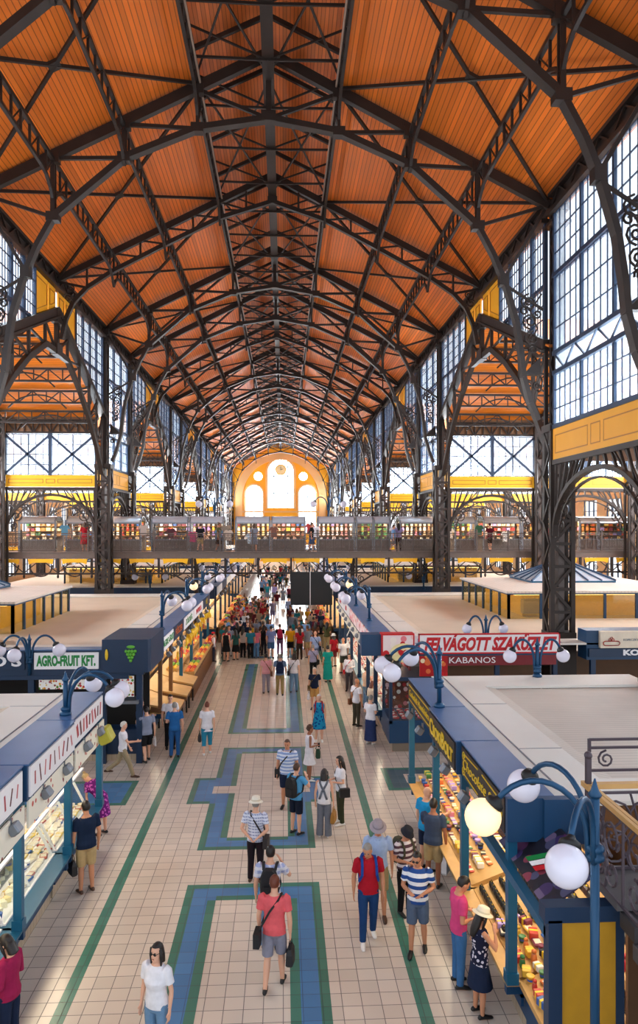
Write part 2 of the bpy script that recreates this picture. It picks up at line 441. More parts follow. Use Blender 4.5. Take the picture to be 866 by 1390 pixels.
    nm = {'dress': 'dress', 'tank': 'top', 'long': 'shirt', 'polo': 'shirt', 'tee': 'shirt', 'blouse': 'blouse'}[kind]
    P[nm] = (up, vc, m)
    if kind == 'polo':
        c = MB()
        for s in (-1, 1): c.bar(T((s * .01, .082, 1.44)), T((s * .075, -.01, 1.492)), .05, .012)
        c.tube([T((math.cos(a) * .078, -.01 + math.sin(a) * .068, 1.487)) for a in [R(20 + 14 * i) for i in range(-14, 10)]], .012, 6); P['collar'] = (c, None, m)
    if sp.get('braces'):
        c = MB()
        for s in (-1, 1):
            c.path([T((s * .1, -.135, 1.02)), T((s * .03, -.142, 1.22)), T((-s * .03, -.135, 1.32)), T((-s * .09, -.1, 1.43)), T((-s * .1, -.0, 1.49)), T((-s * .09, .1, 1.42)), T((-s * .07, .15, 1.3))], .055, .014, 0, (0, 1, .2))
        c.hexa([T(p) for p in ((-.09, .13, 1.0), (.09, .13, 1.0), (.09, .15, 1.0), (-.09, .15, 1.0), (-.08, .14, 1.3), (.08, .14, 1.3), (.08, .158, 1.3), (-.08, .158, 1.3))]); P['braces'] = (c, None, sp['braces'])
    # trousers, shorts, skirt
    if sp.get('bottom'):
        bk, bm = sp['bottom']; bt = MB()
        if bk == 'skirt':
            sl = sp.get('skirt', .5)
            stack(bt, [(sl, .24, .21, 0), (sl + (.9 - sl) * .5, .215, .165, 0), (.92, .178 * fat, .128 * fat, -.01), (1.02, .16 * fat, .118 * fat, 0)], 16, TL)
        else:
            stack(bt, [(.83, .12, .1, 0), (.88, .172 * fat, .12 * fat, -.008), (.96, .18 * fat, .126 * fat, -.012), (1.03, .163 * fat, .117 * fat, 0)], 16, TL)
            for s in (-1, 1):
                h, k, a = [TL(p) for p in legs[s]]
                if bk == 'shorts': limb(bt, [h + V((0, 0, .03)), h.lerp(k, .3), h.lerp(k, .88)], [.088 * fat, .1 * fat, .092])
                elif bk == 'capri': limb(bt, [h + V((0, 0, .03)), h.lerp(k, .3), k, k.lerp(a, .45)], [.088 * fat, .098 * fat, .078, .07])
                elif bk == 'wide': limb(bt, [h + V((0, 0, .03)), h.lerp(k, .3), k, k.lerp(a, .5), a - V((0, 0, .02))], [.09, .098, .09, .095, .1])
                else: limb(bt, [h + V((0, 0, .03)), h.lerp(k, .3), k, k.lerp(a, .5), a + V((0, 0, .0))], [.088 * fat, .096 * fat, .073, .067, .058])
        P[{'shorts': 'shorts', 'skirt': 'skirt'}.get(bk, 'trousers')] = (bt, vc, bm)
    # shoes
    for s in (-1, 1):
        h, k, a = [TL(p) for p in legs[s]]; c = MB()
        limb(c, [a + V((0, -.075, -.045)), a + V((0, -.05, -.025)), a + V((0, .02, -.022)), a + V((s * .01, .1, -.04)), a + V((s * .012, .17, -.052)), a + V((s * .012, .195, -.056))], [(.022, .02), (.036, .042), (.042, .046), (.046, .032), (.038, .022), (.02, .012)])
        P['shoe%d' % s] = (c, .012 if vb < .012 else None, sp.get('shoes', BLACK))
    # hair and hats
    hs, hc = sp.get('hair', ('short', 'dark')); hm = HAIR[hc]
    if hs != 'bald':
        hb = MB(); nu = 22; rows = []
        for j in range(7):
            row = []
            for i in range(nu):
                az = 2 * math.pi * i / nu; f = math.sin(az)          # f = 1 in front
                lo = R(34) if f > .45 else (R(8) if f > -.1 else R(-38))
                if hs in ('long', 'bob') and f <= .45: lo = R(-38)
                el = lo + (math.pi / 2 * .985 - lo) * j / 6
                rr = 1.0 + (.03 if hs in ('long', 'bob', 'curly') else 0)
                row.append(TH_((.083 * rr * math.cos(el) * math.cos(az), -.004 + .107 * rr * math.cos(el) * math.sin(az), 1.662 + .112 * math.sin(el) * rr)))
            rows.append(row)
        hb.loft(rows, 0, False); hb.face([len(hb.v) - nu + i for i in range(nu)])
        if hs in ('long', 'bob'):
            z1 = 1.30 if hs == 'long' else 1.47
            hb.loft([[TH_(V((.082 * w * math.cos(2 * math.pi * k / 12), -.05 + (.055 * w) * math.sin(2 * math.pi * k / 12) - dy, z))) for k in range(12)] for z, w, dy in ((1.69, .9, 0), (1.6, 1.08, .01), (1.5, 1.12, .02), ((1.5 + z1) / 2, 1.0, .035), (z1, .6, .04))])
            for s in (-1, 1): limb(hb, [TH_(V((s * .077, .03, 1.70))), TH_(V((s * .086, .02, 1.6))), TH_(V((s * .082, .01, max(z1, 1.42))))], [.02, .024, .012], 8)
        if hs == 'bun': hb.ell(TH_(V((0, -.075, 1.755))), (.042, .042, .038), 12, 8)
        if hs == 'tail': limb(hb, [TH_(V((0, -.1, 1.70))), TH_(V((0, -.14, 1.64))), TH_(V((0, -.13, 1.5)))], [.022, .03, .012], 8)
        if hs == 'curly':
            rr = random.Random(3)
            for i in range(26):
                az = rr.uniform(0, 2 * math.pi); el = rr.uniform(-.3, 1.4)
                if math.sin(az) > .3 and el < .5: continue
                hb.ell(TH_(V((.085 * math.cos(el) * math.cos(az), -.01 + .105 * math.cos(el) * math.sin(az), 1.665 + .11 * math.sin(el)))), .026, 8, 6)
        P['hair'] = (hb, None, hm)
    hat = sp.get('hat')
    if hat:
        hk, hmat = hat; b = MB(); n = 20
        def hr(r, z, y=0, k=1.22): return [TH_(V((r * math.cos(2 * math.pi * i / n), y - .004 + r * k * math.sin(2 * math.pi * i / n), z))) for i in range(n)]
        if hk == 'brim':
            b.loft([hr(.155, 1.685), hr(.152, 1.69), hr(.1, 1.712), hr(.092, 1.74), hr(.084, 1.79), hr(.06, 1.805), hr(.015, 1.80)])
            bd = MB(); bd.loft([hr(.102, 1.712), hr(.103, 1.716), hr(.098, 1.738), hr(.094, 1.74)], 0, False); P['hat_band'] = (bd, None, sp.get('band', BLACK))
        elif hk == 'bucket': b.loft([hr(.128, 1.66), hr(.126, 1.665), hr(.098, 1.72), hr(.088, 1.775), hr(.07, 1.79), hr(.01, 1.79)])
        else:
            b.loft([hr(.09, 1.695), hr(.092, 1.72), hr(.086, 1.76), hr(.05, 1.79), hr(.01, 1.795)])
            b.loft([[TH_(V((x, y, z))) for x, y, z in ((-.07, .07, 1.70), (.07, .07, 1.70), (.07, .07, 1.708), (-.07, .07, 1.708))], [TH_(V((x, y, z))) for x, y, z in ((-.05, .18, 1.685), (.05, .18, 1.685), (.05, .18, 1.692), (-.05, .18, 1.692))]])
        P['hat'] = (b, None, hmat)
    # things carried: separate things
    C = {}
    bag = sp.get('backpack')
    if bag:
        b = MB(); b.loft([[T(V((w * x, y - .005, z))) for x, y in ((-.15, -.14), (.15, -.14), (.16, -.2), (.13, -.27), (-.13, -.27), (-.16, -.2))] for z, w in ((.98, .75), (1.0, .95), (1.15, 1.0), (1.32, .95), (1.43, .7), (1.46, .4))])
        pk = MB(); pk.loft([[T(V((w * x, y, z))) for x, y in ((-.11, -.26), (.11, -.26), (.09, -.31), (-.09, -.31))] for z, w in ((1.01, .8), (1.04, 1), (1.17, 1), (1.2, .8))])
        st = MB()
        for s in (-1, 1): st.path([T(V((s * .1, -.15, 1.42))), T(V((s * .115, -.06, 1.487))), T(V((s * .12, .05, 1.475))), T(V((s * .125, .125, 1.38))), T(V((s * .13, .14, 1.24))), T(V((s * .17, .05, 1.1))), T(V((s * .13, -.15, 1.02)))], .045, .016, 0, (0, 1, .3))
        C['backpack'] = ([('', b, bag), ('pocket', pk, bag), ('strap', st, sp.get('straps', bag))])
    sb = sp.get('sling')
    if sb:
        s = sp.get('sling_side', 1); b = MB(); st = MB(); y = sp.get('sling_y', -.06)
        bx = s * (.24 * fat); b.loft([[T(V((bx + x, y + yy, z))) for x, yy in ((-.045, -.13), (.05, -.13), (.06, 0), (.05, .13), (-.045, .13))] for z in (.78, .8, .98, 1.0)])
        st.path([T(V((s * .2 * fat, .09 + y * .5, 1.0))), T(V((s * .12, .15, 1.2))), T(V((-s * .02, .14, 1.36))), T(V((-s * .12, .03, 1.485))), T(V((-s * .08, -.1, 1.44))), T(V((s * .06, -.15, 1.26))), T(V((s * .21 * fat, -.1 + y * .5, 1.0)))], .03, .012, 0, (0, 1, .2))
        C['shoulder_bag'] = [('', b, sb), ('strap', st, sb)]
    hb_ = sp.get('handbag')
    if hb_:
        s = sp.get('hand', -1); S, E, W = arms[s]; p = W + (W - E).normalized() * .09; b = MB(); st = MB()
        w, h = sp.get('bagsize', (.2, .26)); dp = sp.get('bagdepth', .05)
        b.loft([[p + V((x * k, y * k2 * w, -.12 - z)) for x, y in ((-dp, -.8), (dp, -.8), (dp * 1.3, 0), (dp, .8), (-dp, .8), (-dp * 1.3, 0))] for z, k, k2 in ((h, .7, .8), (h * .85, 1.1, 1), (h * .3, 1, .9), (0, .35, .7))])
        for k in (-1, 1): st.tube([p + V((k * .02, -.08, -.13)), p + V((k * .012, -.05, -.03)), p + V((0, 0, .0)), p + V((k * .012, .05, -.03)), p + V((k * .02, .08, -.13))], .007, 6)
        C[sp.get('bagname', 'handbag')] = [('', b, hb_), ('handle', st, sp.get('bagstrap', hb_))]
    if sp.get('phone'):
        s = sp['phone']; S, E, W = arms[s]; d = (W - E).normalized(); b = MB(); b.rbox(W + d * .1 + V((0, .02, 0)), (.014, .07, .14), None, 0, .005); C['phone'] = [('', b, BLACK)]
    return P, C

CLEAN = {'shoe-1': 'shoe', 'shoe1': 'shoe', 'eye-1': 'eye', 'eye1': 'eye', 'eyebrow-1': 'eyebrow', 'eyebrow1': 'eyebrow'}
def queue(mb, vox, m, cb): JOBS.append((mb, vox, m, cb))
def run_jobs():
    tmp = []
    for mb, vox, m, cb in JOBS:
        if vox:
            me = mb.mesh('tmp', m); o = bpy.data.objects.new('tmp', me); col.objects.link(o)
            r = o.modifiers.new('r', 'REMESH'); r.mode = 'VOXEL'; r.voxel_size = vox; r.use_smooth_shade = True
            k = o.modifiers.new('s', 'SMOOTH'); k.factor = .5; k.iterations = 2 if vox < .014 else 1
            tmp.append(o)
        else: tmp.append(None)
    dg = bpy.context.evaluated_depsgraph_get(); dg.update()
    for (mb, vox, m, cb), o in zip(JOBS, tmp):
        if o is None: me = mb.mesh('part', m, True)
        else:
            me = bpy.data.meshes.new_from_object(o.evaluated_get(dg))
            me.materials.clear(); me.materials.append(m)
        cb(me)
    for o in tmp:
        if o is not None:
            me = o.data; bpy.data.objects.remove(o); bpy.data.meshes.remove(me)
    JOBS.clear()

def add_person(label, X, Y, tall, head, z=0.0, group=None, bags=None, **sp):
    P, C = person_parts(sp); k = tall / 1.76
    root = thing('person', label, 'person', (X, Y, z), -R(head), group); root.scale = (k, k, k)
    for nm, (mb, vox, m) in P.items():
        def cb(me, nm=nm): me.name = nm; link(CLEAN.get(nm, nm), me, root)
        queue(mb, vox, m, cb)
    for nm, pieces in C.items():
        lab = (bags or {}).get(nm) or nm.replace('_', ' ') + ' carried by the ' + label.replace('person in ', 'person in ')
        words = lab.split()[:15]
        M = Matrix.Translation((X, Y, z)) @ Matrix.Rotation(-R(head), 4, 'Z') @ Matrix.Diagonal((k, k, k, 1))
        main = None
        for pn, mb, m in pieces:
            o = link(nm if not pn else pn, mb.mesh(pn or nm, m, False), main)
            if main is None:
                main = o; o.matrix_world = M; tag(o, ' '.join(words), nm.replace('_', ' ').replace('shoulder bag', 'bag').replace('handbag', 'bag'))
    return root
# ------------------------------------------------------------------ the hall
WX = 9.75                       # nave columns stand at x = +-WX
T = {1: 17.0, 2: 24.5, 3: 33.1, 4: 41.7, 5: 48.2, 6: 56.8, 7: 65.4, 8: 71.9, 9: 80.5, 10: 89.1, 11: 95.6, 12: 104.2, 13: 112.8, 14: 119.3, 15: 127.9, 16: 136.5, 17: 143.0}
YEND = 143.6
XO = 26.0                       # outer walls
def roofz(x): return 23.6 - .51 * abs(x)

ROOFL = planks('orange_boards', '#f07c26', 0, .14)
ROOFX = planks('orange_boards_across', '#f88a28', 1, .14)
ROOFM = planks('orange_boards_lantern', '#e07a3c', 0, .12)
# nave ceiling: two slopes and the raised middle strip
def slope(name, x0, z0, x1, z1, y0, y1, m, th=.06):
    b = MB(); b.hexa([(x0, y0, z0), (x1, y0, z1), (x1, y1, z1), (x0, y1, z0), (x0, y0, z0 + th), (x1, y0, z1 + th), (x1, y1, z1 + th), (x0, y1, z0 + th)])
    return struct(b.build(name, m))
for s in (-1, 1):
    slope('ceiling', s * 2.45, roofz(2.45), s * 10.3, roofz(10.3), 1.0, YEND, ROOFL)
    slope('ceiling', 0, roofz(0) + .55, s * 2.75, roofz(2.75) + .55, 1.0, YEND, ROOFM)
    b = MB()                    # upstand of the raised strip, with its slots of daylight
    b.box(s * 2.45, s * 2.52, 1, YEND, roofz(2.45), roofz(2.45) + .22)
    for y in [1 + 1.1 * i for i in range(130)]:
        if y > YEND - .4: break
        b.box(s * 2.46, s * 2.52, y, y + .82, roofz(2.45) + .2, roofz(2.45) + .6)
    struct(b.build('trim_1', IRON))

# --- trusses
A_NODES = [(0, 21.1), (2.4, 20.7), (4.85, 19.65), (7.2, 17.6)]
A_FOOT = [(7.2, 17.6), (7.75, 16.6), (8.2, 15.5), (8.55, 14.3), (8.72, 13.2), (8.8, 12.4), (9.05, 11.5), (9.3, 10.9)]
def scrolls(b, cx, pts, y, r=.028, m=0):
    for c, r0, a0, t in pts:
        b.tube([(cx * u, y, w) for u, w in spiral(c, r0, a0, t)], r, 5, m)
def truss_a():
    b = MB(); g = .24
    for s in (-1, 1):
        top = [(s * 9.7, 0, roofz(9.7) - .28), (0, 0, roofz(0) - .28)]
        b.path(top, .22, .34)
        b.path([(s * x, 0, z) for x, z in A_NODES], .3, .2)
        b.path([(s * x, 0, z) for x, z in A_FOOT], .3, .16, 0, (1, 0, 0))
        for (x, z), w in zip(A_NODES[1:], (.1, .14, .14)):
            for dy in (-.09, .09): b.bar((s * x, dy, roofz(x) - .3), (s * x, dy, z), .06, w)
            b.rbox((s * x, 0, z), (.42, .32, .3)); b.rbox((s * x, 0, roofz(x) - .35), (.42, .26, .34))
        for (x1, z1), x0 in ((A_NODES[0], 2.4), (A_NODES[1], 4.85), (A_NODES[2], 7.2)):
            b.bar((s * x0, 0, roofz(x0) - .35), (s * x1, 0, z1), .1, .12)
        b.bar((s * 9.6, 0, roofz(9.6) - .35), (s * 7.2, 0, 17.6), .09, .11)
        b.bar((s * 9.55, 0, roofz(9.6) - .5), (s * 8.1, 0, 15.75), .09, .1)
        b.rbox((s * 8.1, 0, 15.75), (.3, .32, .4))
        b.bar((s * 8.15, 0, 15.6), (s * 9.5, 0, 14.75), .07, .08)
        b.rbox((s * 9.12, 0, 12.5), (.62, .26, .06)); b.extr([(s * 8.85, -.05, 12.55), (s * 9.4, -.05, 12.55), (s * 9.4, -.05, 13.1)], (0, .1, 0))
        scrolls(b, s, [((9.0, 15.0), .3, 90, 1.6), ((9.05, 14.35), .28, 270, -1.6), ((9.1, 13.75), .26, 80, 1.6), ((8.85, 14.7), .18, 0, 1.3), ((9.3, 14.6), .16, 180, 1.3), ((9.15, 13.35), .17, 200, -1.4), ((9.28, 12.1), .14, 90, 1.4)], 0, .035)
        b.tube([(s * 9.45, 0, 15.3), (s * 9.05, 0, 14.7), (s * 9.3, 0, 14.1), (s * 9.0, 0, 13.5), (s * 9.3, 0, 13.1)], .03, 5)
    b.bar((0, 0, 21.1), (0, 0, 23.2), .18, .18); b.rbox((0, 0, 21.15), (.5, .34, .34))
    return b.mesh('truss', IRON)
B_NODES = [(0, 22.15), (2.4, 21.35), (4.85, 20.1), (7.2, 18.85), (8.4, 18.05), (9.0, 17.4), (9.35, 16.6), (9.55, 15.7)]
def truss_b():
    b = MB()
    for s in (-1, 1):
        b.path([(s * 9.7, 0, roofz(9.7) - .25), (0, 0, roofz(0) - .25)], .2, .28)
        b.path([(s * x, 0, z) for x, z in B_NODES], .2, .18)
        xs = [1.2, 2.4, 3.62, 4.85, 6.0, 7.2, 8.4]
        for i, x in enumerate(xs):
            zb = [p[1] + (q[1] - p[1]) * (x - p[0]) / (q[0] - p[0]) for p, q in zip(B_NODES, B_NODES[1:]) if p[0] <= x <= q[0]][0]
            b.bar((s * x, 0, roofz(x) - .25), (s * x, 0, zb), .1, .08)
            if i:
                xp = xs[i - 1]; b.bar((s * x, 0, roofz(x) - .3), (s * xp, 0, zp), .07, .07)
            zp = zb
        b.bar((s * 8.4, 0, 18.05), (s * 9.7, 0, 18.3), .08, .1)
        scrolls(b, s, [((9.25, 17.6), .22, 0, 1.5), ((9.1, 18.0), .15, 90, 1.4)], 0, .03)
    b.bar((0, 0, 22.1), (0, 0, 23.3), .14, .14); b.rbox((0, 0, 22.2), (.44, .26, .3))
    return b.mesh('truss', IRON)
MA, MBt = truss_a(), truss_b()
for n, y in T.items():
    if n == 17: continue
    o = struct(link('roof_beam', MBt if n % 3 == 0 else MA)); o.location.y = y
    tag(o, ('shallow lattice' if n % 3 == 0 else 'deep arched') + ' iron roof truss spanning the hall', None, 'roof trusses')

# --- lengthways girders, ridge beam and bracing, bay by bay
def girder(L, d):
    b = MB(); n = max(6, round(L / .72))
    b.bar((0, 0, 0), (0, L, 0), .12, .12, 0, (0, 0, 1))
    pts = [(0, 0, -d - .55), (0, .3, -d - .2), (0, .75, -d + .05), (0, 1.3, -d + .12)]
    pts = pts + [(0, L - p[1], p[2]) for p in reversed(pts)]
    b.path(pts, .1, .1)
    for i in range(1, n):
        y = L * i / n; b.bar((0, y, 0), (0, y, -d + .08), .07, .07, 0, (0, 1, 0))
        if i % 2: b.bar((0, y, -d + .1), (0, min(L, y + L / n), -.02), .035)
    return b.mesh('girder', IRON)
def lantern_ribs(L):
    b = MB()
    for k in range(3):
        y = L * (k + .5) / 3
        for s in (-1, 1):
            b.bar((0, y, 23.75), (s * 2.5, y, 22.55), .12, .14); b.bar((0, y, 22.3), (s * 2.45, y, 22.35), .06, .08); b.bar((0, y + .05, 22.35), (s * 2.45, y - L / 6 + .1, 22.6), .05, .06)
    for s in (-1, 1):
        b.bar((0, .1, 22.5), (s * 2.45, L - .1, 22.4), .06); b.bar((0, L - .1, 22.5), (s * 2.45, .1, 22.4), .06)
    return b.mesh('ribs', IRON)
def bracing(L):
    b = MB()
    b.bar((2.4, .1, roofz(2.4) - .2), (9.6, L - .1, roofz(9.6) - .2), .1, .1); b.bar((9.6, .1, roofz(9.6) - .2), (2.4, L - .1, roofz(2.4) - .24), .1, .1)
    b.rbox((6.0, L / 2, roofz(6) - .2), (.36, .36, .1), Matrix.Rotation(R(27), 3, 'Y'))
    return b.mesh('bracing', IRON)
cache = {}
def bay(kind, L, fn):
    k = (kind, round(L, 2))
    if k not in cache: cache[k] = fn()
    return cache[k]
for n in range(0, 17):
    y0 = T.get(n, 8.4); L = T[n + 1] - y0
    for x, d in ((7.2, .85), (4.85, .75)):
        for s in (-1, 1):
            o = struct(link('lattice_beam', bay('g%s' % x, L, lambda: girder(L, d)))); o.location = (s * x, y0, roofz(x) - .4)
            tag(o, 'lattice purlin running lengthways under the orange roof', None, 'roof purlins')
    for s in (-1, 1):
        o = struct(link('eaves_beam', bay('m', L, lambda: girder(L, .7)))); o.location = (s * 2.4, y0, roofz(2.4) - .1)
        o = struct(link('bracing_beam', bay('br', L, lambda: bracing(L)))); o.location.y = y0; o.scale.x = s
        if s < 0: o.scale.x = 1; o.rotation_euler.z = math.pi; o.location.y = y0 + L
    o = struct(link('lantern_beam', bay('ribs', L, lambda: lantern_ribs(L)))); o.location.y = y0
b = MB(); b.box(-.19, .19, 2, YEND, 22.35, 22.42); b.box(-.05, .05, 2, YEND, 22.42, 22.8); b.box(-.15, .15, 2, YEND, 22.8, 22.88); struct(b.build('ridge_beam', IRON))
for s in (-1, 1):
    b = MB(); b.tube([(s * 2.3, 2, 22.2), (s * 2.3, YEND, 22.2)], .035, 8); struct(b.build('trim_2', mat('pale_pipe', '#9c8878', .4)))

# --- nave columns
def column_mesh():
    b = MB(); H = 18.45                                     # local: +x points out of the nave, z up
    for dx in (-.36, .36):                                  # lower part: four legs laced together
        for dy in (-.3, .3): b.box(dx - .07, dx + .07, dy - .1, dy + .1, 0, 10.6)
    b.box(-.1, .1, -.26, .26, 0, 10.6, 1)
    n = 13
    for i in range(n):
        z0, z1 = .4 + i * .78, .4 + (i + 1) * .78
        for dy in (-.36, .36):
            p, q = (-.36, dy, z0), (.36, dy, z1)
            if i % 2: p, q = (.36, dy, z0), (-.36, dy, z1)
            b.bar(p, q, .05, .1); b.box(-.4, .4, dy - .02, dy + .02, z0 - .05, z0 + .05)
        for dx in (-.43, .43):
            p, q = (dx, -.3, z0), (dx, .3, z1)
            if i % 2: p, q = (dx, .3, z0), (dx, -.3, z1)
            b.bar(p, q, .05, .1)
    b.box(-.5, .5, -.45, .45, 0, .5); b.box(-.46, .46, -.42, .42, 10.5, 10.75)
    b.box(-.46, .46, -.42, .42, 2.0, 3.6)
    b.box(-.22, .12, -.3, -.14, 10.6, H); b.box(-.22, .12, .14, .3, 10.6, H); b.box(-.1, .05, -.2, .2, 10.6, H, 1)
    for i in range(11):
        z0, z1 = 10.8 + i * .7, 11.5 + i * .7
        for dx in (-.2,):
            p, q = (dx, -.2, z0), (dx, .2, z1)
            if i % 2: p, q = (dx, .2, z0), (dx, -.2, z1)
            b.bar(p, q, .04, .07)
    b.box(-.34, .26, -.36, .36, H - .35, H); b.box(-.4, .3, -.4, .4, H - .8, H - .7)
    for z in [10.9 + .3 * i for i in range(24)]:
        for dy in (-.305, .305): b.rbox((-.05, dy, z), (.05, .02, .05))
    return b.mesh('column', [IRON, IRON2])
CM = column_mesh()
for n, y in T.items():
    if n % 3 == 0: continue
    for s in (-1, 1):
        o = struct(link('column', CM)); o.location = (s * (WX + (.3 if n == 2 and s > 0 else 0)), y, 0)
        if s < 0: o.rotation_euler.z = math.pi
        tag(o, 'latticed iron column carrying the roof beside the nave', None, 'nave columns')

# --- nave side walls (local: y along the bay, x = 0 the wall plane, -x into the nave); turned for the other side
FRAMEM = mat('window_iron', '#32435c', .45, .3, .2, 2)
def grid_frame(b, y0, y1, z0, z1, ny, nz, main, fine, x=0):
    for i in range(ny + 1):
        y = y0 + (y1 - y0) * i / ny; b.box(x - .05, x + .05, y - main / 2, y + main / 2, z0, z1)
    for j in range(nz + 1):
        z = z0 + (z1 - z0) * j / nz; b.box(x - .02, x + .02, y0, y1, z - .018, z + .018)
    for i in range(ny * fine):
        y = y0 + (y1 - y0) * i / (ny * fine); b.box(x - .018, x + .018, y - .015, y + .015, z0, z1)
def panel_band(b, y0, y1, z0, z1, x, n=3):
    """yellow board with outlined fields"""
    b.box(x, x + .08, y0, y1, z0, z1, 0)
    w = (y1 - y0); cuts = [(.03, .42), (.45, .55), (.58, .97)] if n == 3 else [(.05, .95)]
    for a, c in cuts:
        p, q = y0 + w * a, y0 + w * c; zz0, zz1 = z0 + .2, z1 - .22; t = .035
        for r in ((p, q, zz0, zz0 + t), (p, q, zz1 - t, zz1), (p, p + t, zz0, zz1), (q - t, q, zz0, zz1)): b.box(x - .006, x, *r, 1)
def spandrel(b, y0, y1, zs, zc, ztop, x=0, rays=7):
    """iron arch with struts up to a straight head"""
    c = (y0 + y1) / 2; a = (y1 - y0) / 2
    pts = [(x, c - a * math.cos(R(180 * i / 16)), zs + (zc - zs) * math.sin(R(180 * i / 16))) for i in range(17)]
    b.path(pts, .2, .14); b.path([(x, c - (a + .0) * math.cos(R(180 * i / 16)) * .86, zs + (zc - zs) * math.sin(R(180 * i / 16)) * .86) for i in range(17)], .1, .06)
    b.bar((x, y0, ztop), (x, y1, ztop), .2, .16)
    for i in range(1, 16):
        p = pts[i]; k = (i - 8) / 8
        b.bar(p, (x, c + k * a * .98 + (.35 if k > 0 else -.35) * abs(k), ztop), .08, .06)
        if i % 2: b.bar(p, (x, c + k * a * .8, ztop), .05)
    scr = MB()
    for s in (-1, 1):
        for u, v, r, a0, t in ((.82, .55, .35, 90, 1.5), (.62, .85, .25, 200, -1.4), (.9, .2, .25, 30, 1.5)):
            scr.tube([(x, c + s * p, q) for p, q in spiral((a * u * .93, zs + (zc - zs) * v * .75), r, a0, t)], .03, 5)
    b.merge(scr)
def window_bay(L):
    y0, y1 = .42, L - .42
    fr = MB(); grid_frame(fr, y0, y1, 10.6, 12.5, 3, 3, .13, 5); grid_frame(fr, y0, y1, 13.1, 15.7, 3, 3, .13, 5); grid_frame(fr, y0, y1, 15.85, 17.9, 3, 3, .13, 5)
    for z in (12.45, 13.12, 15.77, 10.62): fr.box(-.1, .1, y0, y1, z - .07, z + .07)
    n = 8
    for i in range(n): p, q = y0 + (y1 - y0) * i / n, y0 + (y1 - y0) * (i + 1) / n; fr.bar((0, p, 12.5 if i % 2 else 13.1), (0, q, 13.1 if i % 2 else 12.5), .05)
    pn = MB(); pn.box(.03, .04, y0, y1, 10.6, 17.9)
    st = MB(); panel_band(st, y0, y1, 9.5, 10.55, -.06)
    sp = MB(); spandrel(sp, y0, y1, 6.9, 9.0, 9.42)
    ev = MB(); ev.box(-.2, .1, .3, L - .3, 17.9, 18.05); ev.box(-.2, .1, .3, L - .3, 18.5, 18.62)
    n = 9
    for i in range(n): p, q = .3 + (L - .6) * i / n, .3 + (L - .6) * (i + 1) / n; ev.bar((-.1, p, 18.0 if i % 2 else 18.55), (-.1, q, 18.55 if i % 2 else 18.0), .06)
    ev.box(-.02, .02, .3, L - .3, 18.0, 18.6)
    return fr.mesh('frame', FRAMEM), pn.mesh('pane', WPANE), st.mesh('panel', [YEL, YELTRIM]), sp.mesh('arch', IRON), ev.mesh('eaves', IRON)
